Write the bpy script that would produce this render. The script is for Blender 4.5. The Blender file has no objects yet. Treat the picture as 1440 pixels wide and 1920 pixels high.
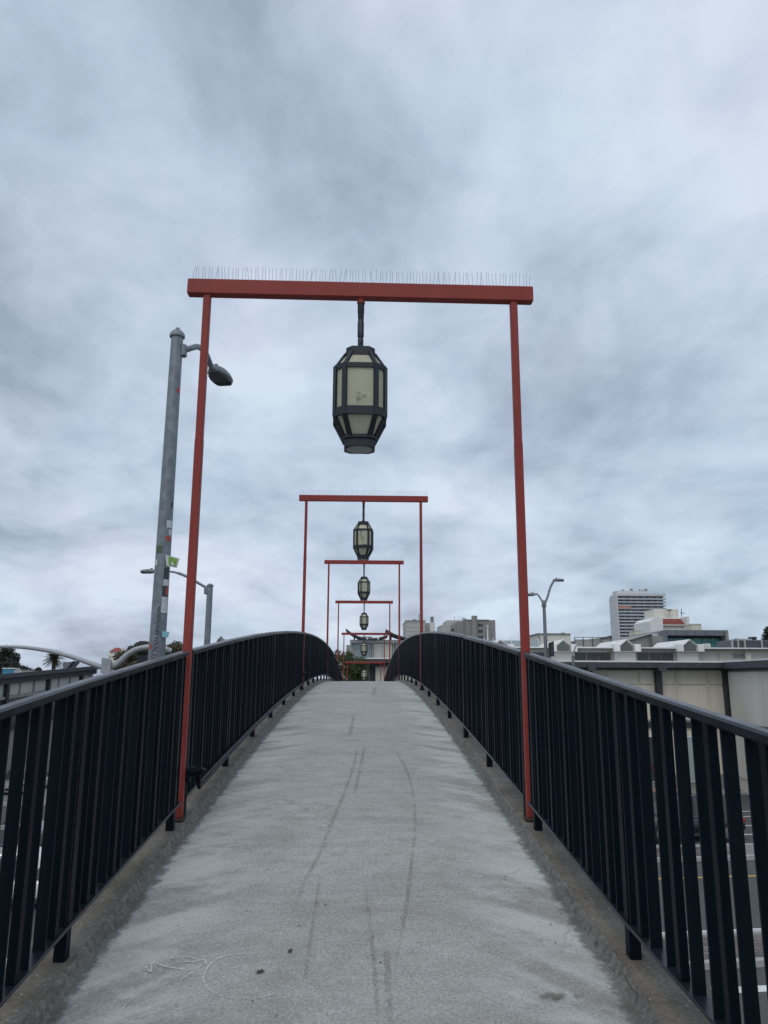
import bpy, math, random
import numpy as np
from mathutils import Vector, Matrix, Euler

random.seed(7)
scene = bpy.context.scene
col = scene.collection
R = math.radians

# ------------------------------------------------------------------ camera
EYE = 6.5                      # eye height above the street below
F = 1442.0                     # focal length in pixels of the 1440 px wide picture
PITCH, YAW, ROLL, CAMX = R(12.156), R(1.357), R(0.2157), 0.0534
fw = Vector((math.sin(YAW)*math.cos(PITCH), math.cos(YAW)*math.cos(PITCH), math.sin(PITCH)))
rt0 = Vector((math.cos(YAW), -math.sin(YAW), 0)); up0 = rt0.cross(fw)
rt = rt0*math.cos(ROLL) + up0*math.sin(ROLL); up = up0*math.cos(ROLL) - rt0*math.sin(ROLL)
CAM = Vector((CAMX, 0, EYE))
cd = bpy.data.cameras.new('camera'); cam = bpy.data.objects.new('camera', cd); col.objects.link(cam)
cd.sensor_fit = 'HORIZONTAL'; cd.sensor_width = 36.0; cd.lens = 36.0*F/1440.0
cd.clip_start = 0.05; cd.clip_end = 6000
m = Matrix((rt, up, -fw)).transposed().to_4x4(); m.translation = CAM
cam.matrix_world = m
scene.camera = cam

# ------------------------------------------------------------------ light
SUN_EL, SUN_AZ = R(52), R(200)          # azimuth clockwise from +Y
w = bpy.data.worlds.new('World'); scene.world = w; w.use_nodes = True
nt = w.node_tree; nt.nodes.clear()
def wn(t, **k):
    n = nt.nodes.new(t)
    for a, b in k.items(): setattr(n, a, b)
    return n
def wl(a, b): nt.links.new(a, b)
def wmath(op, a, b=None, c=None):
    n = wn('ShaderNodeMath', operation=op)
    for i, x in enumerate((a, b, c)):
        if x is None: continue
        if isinstance(x, (int, float)): n.inputs[i].default_value = x
        else: wl(x, n.inputs[i])
    return n.outputs[0]
out = wn('ShaderNodeOutputWorld')
sky = wn('ShaderNodeTexSky', sky_type='NISHITA', sun_disc=False, sun_elevation=SUN_EL, sun_rotation=SUN_AZ)
bg_sky = wn('ShaderNodeBackground'); bg_sky.inputs['Strength'].default_value = 0.10
wl(sky.outputs[0], bg_sky.inputs['Color'])
tc = wn('ShaderNodeTexCoord'); sep = wn('ShaderNodeSeparateXYZ'); wl(tc.outputs['Generated'], sep.inputs[0])
zc = wmath('MAXIMUM', sep.outputs[2], 0.0)
den = wmath('ADD', zc, 0.30)
comb = wn('ShaderNodeCombineXYZ')
wl(wmath('DIVIDE', sep.outputs[0], den), comb.inputs[0]); wl(wmath('DIVIDE', sep.outputs[1], den), comb.inputs[1])
def wnoise(scale, detail, rough, dist, off, sy=1.0):
    mp = wn('ShaderNodeMapping'); mp.inputs['Location'].default_value = off; mp.inputs['Scale'].default_value = (1.0, sy, 1.0)
    wl(comb.outputs[0], mp.inputs[0])
    n = wn('ShaderNodeTexNoise', noise_dimensions='2D'); n.inputs['Scale'].default_value = scale; n.inputs['Detail'].default_value = detail
    n.inputs['Roughness'].default_value = rough; n.inputs['Distortion'].default_value = dist
    wl(mp.outputs[0], n.inputs['Vector']); return n.outputs[0]
n1 = wnoise(1.55, 6, 0.52, 0.25, (14.1, -2.5, 0.0), 0.9)
n2 = wnoise(4.6, 8, 0.58, 0.25, (7.3, -2.2, 0.0), 0.85)
n3 = wnoise(1.0, 3, 0.5, 0.2, (-4.4, 9.1, 0.0))
warp = wn('ShaderNodeTexNoise', noise_dimensions='2D'); warp.inputs['Scale'].default_value = 3.2; warp.inputs['Detail'].default_value = 6; wl(comb.outputs[0], warp.inputs['Vector'])
wsc = wn('ShaderNodeVectorMath', operation='SCALE'); wsc.inputs['Scale'].default_value = 0.55; wl(warp.outputs['Color'], wsc.inputs[0])
wad = wn('ShaderNodeVectorMath', operation='ADD'); wl(comb.outputs[0], wad.inputs[0]); wl(wsc.outputs[0], wad.inputs[1])
puff = wn('ShaderNodeTexVoronoi', feature='SMOOTH_F1', voronoi_dimensions='2D'); puff.inputs['Scale'].default_value = 2.3; puff.inputs['Smoothness'].default_value = 0.7; wl(wad.outputs[0], puff.inputs['Vector'])
pf = wmath('SUBTRACT', 0.42, puff.outputs['Distance'])
mixv = wmath('ADD', wmath('ADD', wmath('MULTIPLY', n1, 0.66), wmath('MULTIPLY', n2, 0.34)), wmath('MULTIPLY', pf, 0.12))
ramp = wn('ShaderNodeValToRGB'); wl(mixv, ramp.inputs[0])
e = ramp.color_ramp.elements
e[0].position = 0.34; e[0].color = (0.335, 0.405, 0.505, 1)
e[1].position = 0.645; e[1].color = (0.68, 0.765, 0.87, 1)
k = ramp.color_ramp.elements.new(0.465); k.color = (0.485, 0.565, 0.69, 1)
k = ramp.color_ramp.elements.new(0.55); k.color = (0.58, 0.664, 0.79, 1)
tint = wn('ShaderNodeMix', data_type='RGBA', blend_type='MULTIPLY'); 
tr = wn('ShaderNodeValToRGB'); wl(n3, tr.inputs[0])
tr.color_ramp.elements[0].position = 0.35; tr.color_ramp.elements[0].color = (0.95, 1.0, 1.0, 1)
tr.color_ramp.elements[1].position = 0.65; tr.color_ramp.elements[1].color = (1.02, 0.99, 1.0, 1)
tint.inputs['Factor'].default_value = 1.0
wl(ramp.outputs[0], tint.inputs['A']); wl(tr.outputs[0], tint.inputs['B'])
bg_cl = wn('ShaderNodeBackground'); bg_cl.inputs['Strength'].default_value = 1.05
wl(tint.outputs['Result'], bg_cl.inputs['Color'])
mx = wn('ShaderNodeMixShader'); mx.inputs[0].default_value = 0.93
wl(bg_sky.outputs[0], mx.inputs[1]); wl(bg_cl.outputs[0], mx.inputs[2]); wl(mx.outputs[0], out.inputs[0])

sd = bpy.data.lights.new('sun', 'SUN'); sun = bpy.data.objects.new('sun', sd); col.objects.link(sun)
sd.energy = 1.0; sd.angle = R(40); sd.color = (1.0, 0.93, 0.84)
sdir = Vector((math.sin(SUN_AZ)*math.cos(SUN_EL), math.cos(SUN_AZ)*math.cos(SUN_EL), math.sin(SUN_EL)))
sun.rotation_euler = sdir.to_track_quat('Z', 'Y').to_euler(); sun.location = (0, 0, 60)

scene.view_settings.view_transform = 'Standard'; scene.view_settings.look = 'None'
scene.view_settings.exposure = 0.0; scene.view_settings.gamma = 1.0; scene.view_settings.use_curve_mapping = False
scene.render.resolution_x = 768; scene.render.resolution_y = 1024
scene.render.engine = 'CYCLES'

# ------------------------------------------------------------------ helpers
def P(px, py, Y):
    """point on the plane y = Y seen at pixel (px, py) of the photograph"""
    v = rt*((px-720)/F) + up*((960-py)/F) + fw
    return CAM + v*(Y/v.y)
def base(D):                    # kerb top along the arched bridge
    return EYE - 0.00269491*D*D + 0.12554948*D - 1.52372139
def deckz(D): return base(D) - 0.05
def flare(x, d): return max(0.0, 3.6-d)*0.045 if x > 0 else 0.0      # right railing splays out near the start
def on_deck(px, py):
    v = rt*((px-720)/F) + up*((960-py)/F) + fw
    lo, hi = 0.5, 24.0
    for _ in range(50):
        mid = (lo+hi)/2; p = CAM + v*(mid/v.y)
        if p.z > deckz(mid): lo = mid
        else: hi = mid
    return CAM + v*(lo/v.y)

class MB:
    def __init__(s): s.v = []; s.f = []
    def add(s, vs, fs):
        o = len(s.v); s.v += [tuple(v) for v in vs]; s.f += [tuple(i+o for i in f) for f in fs]; return s
    def box(s, x0, x1, y0, y1, z0, z1):
        vs = [(x, y, z) for z in (z0, z1) for y in (y0, y1) for x in (x0, x1)]
        return s.add(vs, [(0,2,3,1),(4,5,7,6),(0,1,5,4),(2,6,7,3),(0,4,6,2),(1,3,7,5)])
    def cbox(s, c, sx, sy, sz, ch=0.004):
        """box with chamfered vertical and horizontal edges"""
        x, y, z = sx/2, sy/2, sz/2; vs = []; 
        for zz, k in ((-z, ch), (-z+ch, 0), (z-ch, 0), (z, ch)):
            a, b = x-k, y-k
            vs += [(a-ch+k*0, -b, zz), (a, -b+ch, zz), (a, b-ch, zz), (a-ch, b, zz), (-a+ch, b, zz), (-a, b-ch, zz), (-a, -b+ch, zz), (-a+ch, -b, zz)]
        vs = [(c[0]+p[0], c[1]+p[1], c[2]+p[2]) for p in vs]
        fs = [tuple(range(7, -1, -1)), tuple(range(24, 32))]
        for r in range(3):
            for i in range(8):
                j = (i+1) % 8; fs.append((r*8+i, r*8+j, r*8+8+j, r*8+8+i))
        return s.add(vs, fs)
    def beam(s, p, q, w, h, upv=(0, 0, 1)):
        p, q, u = Vector(p), Vector(q), Vector(upv); d = (q-p).normalized()
        a = d.cross(u)
        if a.length < 1e-4: a = d.cross(Vector((1, 0, 0)))
        a.normalize(); b = a.cross(d); a *= w/2; b *= h/2
        vs = [c+sa*a+sb*b for c in (p, q) for sa, sb in ((-1,-1),(1,-1),(1,1),(-1,1))]
        return s.add(vs, [(3,2,1,0),(4,5,6,7),(0,1,5,4),(1,2,6,5),(2,3,7,6),(3,0,4,7)])
    def tube(s, pts, rad, n=10, cap=True):
        pts = [Vector(p) for p in pts]; L = len(pts)
        if isinstance(rad, (int, float)): rad = [rad]*L
        ref = None; vs = []
        for i, p in enumerate(pts):
            d = (pts[min(i+1, L-1)]-pts[max(i-1, 0)]).normalized()
            if ref is None:
                ref = Vector((0, 0, 1)) if abs(d.z) < 0.9 else Vector((1, 0, 0))
            a = (ref - d*ref.dot(d)).normalized(); ref = a; b = d.cross(a)
            vs += [p+(a*math.cos(t)+b*math.sin(t))*rad[i] for t in [2*math.pi*k/n for k in range(n)]]
        fs = [(i*n+k, i*n+(k+1) % n, (i+1)*n+(k+1) % n, (i+1)*n+k) for i in range(L-1) for k in range(n)]
        if cap: fs += [tuple(range(n-1, -1, -1)), tuple(range((L-1)*n, L*n))]
        return s.add(vs, fs)
    def lathe(s, prof, c, n=20):
        L = len(prof)
        vs = [(c[0]+r*math.cos(2*math.pi*k/n), c[1]+r*math.sin(2*math.pi*k/n), c[2]+z) for r, z in prof for k in range(n)]
        fs = [(i*n+k, i*n+(k+1) % n, (i+1)*n+(k+1) % n, (i+1)*n+k) for i in range(L-1) for k in range(n)]
        fs += [tuple(range(n-1, -1, -1)), tuple(range((L-1)*n, L*n))]
        return s.add(vs, fs)
    def prism(s, poly, a, b, axis='y'):
        n = len(poly)
        def mk(p, t): return (p[0], t, p[1]) if axis == 'y' else ((t, p[0], p[1]) if axis == 'x' else (p[0], p[1], t))
        vs = [mk(p, a) for p in poly] + [mk(p, b) for p in poly]
        fs = [tuple(range(n)), tuple(range(2*n-1, n-1, -1))] + [(i, n+i, n+(i+1) % n, (i+1) % n) for i in range(n)]
        return s.add(vs, fs)
    def loft(s, rings, cap=True):
        n = len(rings[0]); L = len(rings); vs = [p for r in rings for p in r]
        fs = [(i*n+k, i*n+(k+1) % n, (i+1)*n+(k+1) % n, (i+1)*n+k) for i in range(L-1) for k in range(n)]
        if cap: fs += [tuple(range(n-1, -1, -1)), tuple(range((L-1)*n, L*n))]
        return s.add(vs, fs)
    def mesh(s, name, mat, smooth=False):
        me = bpy.data.meshes.new(name); me.from_pydata(s.v, [], s.f)
        import bmesh
        b = bmesh.new(); b.from_mesh(me); bmesh.ops.recalc_face_normals(b, faces=b.faces); b.to_mesh(me); b.free()
        me.materials.append(mat)
        if smooth:
            me.polygons.foreach_set('use_smooth', [True]*len(me.polygons))
            try: me.set_sharp_from_angle(angle=R(38))
            except Exception: pass
        me.update(); return me
    def build(s, name, mat, parent=None, smooth=False, local=False, loc=(0, 0, 0)):
        return put(name, s.mesh(name, mat, smooth), parent, loc, local)

WL = {}
def put(name, me, parent=None, loc=(0, 0, 0), local=False):
    o = bpy.data.objects.new(name, me); col.objects.link(o); o.location = loc
    pw = Vector((0, 0, 0))
    if parent is not None:
        o.parent = parent; pw = WL[parent.name]
        if not local: o.matrix_parent_inverse = Matrix.Translation(-pw)
    WL[o.name] = (pw + Vector(loc)) if local else Vector(loc)
    return o
def tag(o, label=None, cat=None, group=None, kind=None):
    if label: o['label'] = label
    if cat: o['category'] = cat
    if group: o['group'] = group
    if kind: o['kind'] = kind
    return o
def thing(name, label, cat, loc, group=None):
    return tag(put(name, None, None, loc), label, cat, group)

# ------------------------------------------------------------------ materials
def mat_new(name):
    m = bpy.data.materials.new(name); m.use_nodes = True; return m, m.node_tree, m.node_tree.nodes['Principled BSDF']
class NT:
    def __init__(s, tree): s.t = tree
    def n(s, t, **k):
        x = s.t.nodes.new(t)
        for a, b in k.items(): setattr(x, a, b)
        return x
    def l(s, a, b): s.t.links.new(a, b)
    def math(s, op, a, b=None, c=None, clamp=False):
        n = s.n('ShaderNodeMath', operation=op); n.use_clamp = clamp
        for i, x in enumerate((a, b, c)):
            if x is None: continue
            if isinstance(x, (int, float)): n.inputs[i].default_value = x
            else: s.l(x, n.inputs[i])
        return n.outputs[0]
    def coord(s, kind='Object'): return s.n('ShaderNodeTexCoord').outputs[kind]
    def mapping(s, vec, scale=(1, 1, 1), loc=(0, 0, 0)):
        n = s.n('ShaderNodeMapping'); n.inputs['Scale'].default_value = scale; n.inputs['Location'].default_value = loc
        s.l(vec, n.inputs[0]); return n.outputs[0]
    def noise(s, vec, scale, detail=4, rough=0.55, dist=0.0):
        n = s.n('ShaderNodeTexNoise'); n.inputs['Scale'].default_value = scale; n.inputs['Detail'].default_value = detail
        n.inputs['Roughness'].default_value = rough; n.inputs['Distortion'].default_value = dist
        s.l(vec, n.inputs['Vector']); return n.outputs[0]
    def ramp(s, fac, stops):
        n = s.n('ShaderNodeValToRGB'); s.l(fac, n.inputs[0]); el = n.color_ramp.elements
        el[0].position, el[0].color = stops[0][0], c4(stops[0][1]); el[1].position, el[1].color = stops[-1][0], c4(stops[-1][1])
        for p, c in stops[1:-1]: x = el.new(p); x.color = c4(c)
        return n.outputs[0]
    def mix(s, fac, a, b, blend='MIX'):
        n = s.n('ShaderNodeMix', data_type='RGBA', blend_type=blend)
        if isinstance(fac, (int, float)): n.inputs['Factor'].default_value = fac
        else: s.l(fac, n.inputs['Factor'])
        for k, x in (('A', a), ('B', b)):
            if isinstance(x, tuple): n.inputs[k].default_value = c4(x)
            else: s.l(x, n.inputs[k])
        return n.outputs['Result']
    def sstep(s, v, a, b):
        n = s.n('ShaderNodeMapRange', interpolation_type='SMOOTHSTEP'); s.l(v, n.inputs[0])
        n.inputs[1].default_value = a; n.inputs[2].default_value = b; return n.outputs[0]
    def bump(s, h, strength, dist, bsdf):
        n = s.n('ShaderNodeBump'); n.inputs['Strength'].default_value = strength; n.inputs['Distance'].default_value = dist
        s.l(h, n.inputs['Height']); s.l(n.outputs[0], bsdf.inputs['Normal'])
def c4(c):
    if isinstance(c, (int, float)): return (c, c, c, 1)
    return (c[0], c[1], c[2], 1)

def simple(name, c, rough=0.6, var=0.18, scale=3.0, metal=0.0, streak=False, bump=0.0, bscale=60, rand=0.0, spec=None, fine=0.0):
    """painted / weathered surface: soft blotches, optional vertical streaks, fine relief"""
    m, t, b = mat_new(name); T = NT(t); co = T.coord('Object')
    if rand:
        oi = T.n('ShaderNodeObjectInfo'); off = T.n('ShaderNodeVectorMath', operation='ADD')
        T.l(co, off.inputs[0]); T.l(oi.outputs['Location'], off.inputs[1]); co = off.outputs[0]
    v = T.noise(co if not streak else T.mapping(co, (1, 1, 0.12)), scale, 6, 0.6)
    lo = tuple(x*(1-var) for x in c); hi = tuple(min(1, x*(1+var)) for x in c)
    cc = T.ramp(v, [(0.3, lo), (0.7, hi)])
    if fine:
        f2 = T.noise(co, bscale, 3, 0.6)
        cc = T.mix(1.0, cc, T.ramp(f2, [(0.3, 1-fine), (0.7, 1+fine)]), 'MULTIPLY')
    if rand:
        r = T.n('ShaderNodeMapRange'); T.l(oi.outputs['Random'], r.inputs[0]); r.inputs[3].default_value = 1-rand; r.inputs[4].default_value = 1+rand
        cc = T.mix(1.0, cc, r.outputs[0], 'MULTIPLY')
    T.l(cc, b.inputs['Base Color'])
    rr = T.ramp(v, [(0.3, max(0, rough-0.08)), (0.7, min(1, rough+0.08))]); T.l(rr, b.inputs['Roughness'])
    b.inputs['Metallic'].default_value = metal
    if spec is not None: b.inputs['Specular IOR Level'].default_value = spec
    if bump: T.bump(T.noise(co, bscale, 4, 0.6), bump, 0.01, b)
    return m

M = {}
def worn_paint(name, c, rough, chip_c, chip_t, fade, spec=0.5):
    m, t, b = mat_new(name); T = NT(t); co = T.coord('Object'); oi = T.n('ShaderNodeObjectInfo')
    off = T.n('ShaderNodeVectorMath', operation='MULTIPLY_ADD'); T.l(oi.outputs['Random'], off.inputs[0]); off.inputs[1].default_value = (31, 17, 23); T.l(co, off.inputs[2]); co = off.outputs[0]
    st = T.noise(T.mapping(co, (1, 1, 0.10)), 9.0, 5, 0.65); bl = T.noise(co, 2.5, 5, 0.6); fi = T.noise(co, 70, 3, 0.6)
    cc = T.mix(T.math('MULTIPLY', T.sstep(st, 0.48, 0.72), fade), c, tuple(min(1, x*1.25+0.035) for x in c))
    cc = T.mix(T.math('MULTIPLY', T.sstep(bl, 0.52, 0.7), 0.35), cc, tuple(x*0.68 for x in c))
    chip = T.math('MULTIPLY', T.sstep(T.noise(co, 26, 4, 0.7), chip_t, chip_t+0.02), T.sstep(bl, 0.42, 0.6))
    cc = T.mix(chip, cc, chip_c); cc = T.mix(1.0, cc, T.ramp(fi, [(0.3, 0.92), (0.7, 1.08)]), 'MULTIPLY')
    T.l(cc, b.inputs['Base Color']); T.l(T.ramp(st, [(0.3, rough-0.08), (0.7, rough+0.12)]), b.inputs['Roughness'])
    b.inputs['Specular IOR Level'].default_value = spec
    T.bump(T.math('ADD', fi, T.math('MULTIPLY', chip, -1.5)), 0.2, 0.004, b); return m
M['red'] = worn_paint('red_paint', (0.255, 0.038, 0.03), 0.52, (0.12, 0.05, 0.035), 0.70, 0.4, 0.3)
M['black'] = worn_paint('rail_paint', (0.0018, 0.0060, 0.0115), 0.45, (0.10, 0.10, 0.10), 0.735, 0.10, 0.13)
M['handrail'] = simple('handrail_paint', (0.011, 0.015, 0.021), 0.3, 0.25, 6, bump=0.06, bscale=150, fine=0.15, spec=0.3)
M['lframe'] = simple('lantern_metal', (0.006, 0.011, 0.019), 0.5, 0.2, 8, bump=0.1, bscale=150)
M['rust'] = simple('rusty_plate', (0.075, 0.04, 0.026), 0.85, 0.4, 30, bump=0.4)
M['wire'] = simple('spike_wire', (0.16, 0.17, 0.18), 0.35, 0.1, 5, metal=0.6)
M['galv'] = simple('galvanised_steel', (0.195, 0.22, 0.24), 0.5, 0.3, 7, metal=0.35, bump=0.15, bscale=60, fine=0.22)
M['galv2'] = simple('pale_galvanised_steel', (0.33, 0.345, 0.355), 0.55, 0.18, 9, metal=0.25, bump=0.1, bscale=60, fine=0.12)
M['lampgrey'] = simple('lamp_casting', (0.2, 0.215, 0.225), 0.5, 0.12, 6)
M['darkpl'] = simple('dark_lens_tray', (0.035, 0.04, 0.046), 0.4, 0.2, 8)
M['cream'] = simple('cream_stucco', (0.64, 0.595, 0.50), 0.85, 0.1, 1.2, streak=True, bump=0.2, bscale=40)
M['cream2'] = simple('pale_stucco', (0.68, 0.655, 0.58), 0.85, 0.1, 0.8, streak=True, bump=0.15, bscale=30)
M['white'] = simple('white_paint', (0.72, 0.72, 0.70), 0.6, 0.07, 1.5)
M['charcoal'] = simple('charcoal_timber', (0.03, 0.032, 0.038), 0.6, 0.5, 4, bump=0.2, bscale=30)
M['fascia'] = simple('weathered_fascia', (0.05, 0.054, 0.062), 0.6, 0.45, 2.5, bump=0.2, bscale=30, fine=0.2)
M['concrete'] = simple('board_concrete', (0.27, 0.265, 0.25), 0.9, 0.16, 0.6, streak=True, bump=0.2, bscale=8)
M['concrete_l'] = simple('pale_concrete', (0.44, 0.44, 0.42), 0.9, 0.1, 0.5, streak=True)
M['twr'] = simple('tower_white', (0.57, 0.58, 0.58), 0.8, 0.06, 0.1)
M['twr_rail'] = simple('balcony_panel', (0.36, 0.40, 0.44), 0.5, 0.12, 0.3, rand=0.12)
M['salmon'] = simple('salmon_panel', (0.50, 0.24, 0.19), 0.7, 0.1, 0.3)
M['grey_metal'] = simple('grey_cladding', (0.155, 0.168, 0.19), 0.45, 0.12, 0.8, metal=0.2, rand=0.08)
M['roof_red'] = simple('red_roof_tile', (0.27, 0.07, 0.055), 0.8, 0.2, 3, streak=True)
M['roof_dark'] = simple('dark_roofing', (0.09, 0.095, 0.10), 0.8, 0.2, 1.5)
M['asphalt'] = simple('asphalt', (0.072, 0.076, 0.08), 0.9, 0.22, 0.7, bump=0.4, bscale=120, fine=0.18)
M['pave'] = simple('pavement_concrete', (0.21, 0.21, 0.205), 0.9, 0.15, 0.8, bump=0.2, bscale=60, fine=0.1)
M['kerbst'] = simple('kerb_stone', (0.36, 0.36, 0.35), 0.9, 0.15, 1.5, fine=0.1)
M['paver'] = simple('brick_paver', (0.13, 0.115, 0.105), 0.9, 0.25, 2.0, rand=0.25, bump=0.2, bscale=60)
M['linew'] = simple('white_road_paint', (0.62, 0.63, 0.62), 0.7, 0.2, 4, fine=0.15)
M['liney'] = simple('yellow_road_paint', (0.55, 0.36, 0.06), 0.7, 0.2, 4, fine=0.15)
M['ground'] = simple('city_ground', (0.12, 0.12, 0.115), 0.95, 0.2, 0.05)
M['bark'] = simple('bark', (0.075, 0.055, 0.04), 0.95, 0.3, 6, bump=0.4, bscale=30)
M['tyre'] = simple('tyre_rubber', (0.012, 0.012, 0.013), 0.8, 0.2, 10)
M['rim'] = simple('alloy_rim', (0.33, 0.34, 0.35), 0.3, 0.1, 5, metal=0.9)
M['chrome'] = simple('chrome_trim', (0.65, 0.66, 0.67), 0.15, 0.05, 5, metal=1.0)
M['bluebox'] = simple('blue_plastic', (0.04, 0.22, 0.34), 0.5, 0.12, 2)
M['redlamp'] = simple('red_lamp', (0.35, 0.015, 0.012), 0.25, 0.1, 5)
M['orange'] = simple('orange_sign', (0.42, 0.16, 0.05), 0.6, 0.1, 3)
def glass(name, c, rough=0.12, var=0.3, sc=0.4):
    return simple(name, c, rough, var, sc, rand=0.18)
M['win'] = glass('window_glass', (0.045, 0.052, 0.058))
M['win2'] = glass('grey_window_glass', (0.11, 0.115, 0.11), 0.2)
M['twrwin'] = glass('tower_glass', (0.10, 0.125, 0.15), 0.2)
M['teal'] = glass('teal_glass', (0.045, 0.26, 0.26), 0.12, 0.15)
M['bluewin'] = glass('blue_grey_glass', (0.27, 0.32, 0.34), 0.15, 0.15)  # base colour lightened to paint in the reflected sky

def car_paint(name, c):
    m, t, b = mat_new(name); T = NT(t)
    T.l(T.ramp(T.noise(T.coord(), 1.5, 3), [(0.3, tuple(x*0.92 for x in c)), (0.7, c)]), b.inputs['Base Color'])
    b.inputs['Roughness'].default_value = 0.28; b.inputs['Coat Weight'].default_value = 0.8; b.inputs['Coat Roughness'].default_value = 0.06
    b.inputs['Metallic'].default_value = 0.2; return m

def leaf_mat(name, c1, c2, tr=0.25):
    m, t, b = mat_new(name); T = NT(t)
    v = T.noise(T.coord(), 1.3, 5, 0.65); g = T.n('ShaderNodeNewGeometry')
    cc = T.mix(0.5, T.ramp(v, [(0.35, c1), (0.65, c2)]), T.ramp(g.outputs['Random Per Island'], [(0.0, c1), (1.0, c2)]))
    T.l(cc, b.inputs['Base Color']); b.inputs['Roughness'].default_value = 0.65
    tl = T.n('ShaderNodeBsdfTranslucent'); T.l(cc, tl.inputs[0]); ms = T.n('ShaderNodeMixShader'); ms.inputs[0].default_value = tr
    T.l(b.outputs[0], ms.inputs[1]); T.l(tl.outputs[0], ms.inputs[2]); T.l(ms.outputs[0], t.nodes['Material Output'].inputs[0]); return m
M['leaf'] = leaf_mat('foliage_green', (0.03, 0.06, 0.018), (0.085, 0.12, 0.035))
M['leaf_dark'] = leaf_mat('foliage_dark', (0.012, 0.022, 0.014), (0.03, 0.042, 0.026))
M['leaf_brown'] = leaf_mat('foliage_olive', (0.05, 0.055, 0.028), (0.14, 0.105, 0.055))
M['frond'] = leaf_mat('palm_frond', (0.025, 0.035, 0.02), (0.07, 0.075, 0.04), 0.15)

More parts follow.
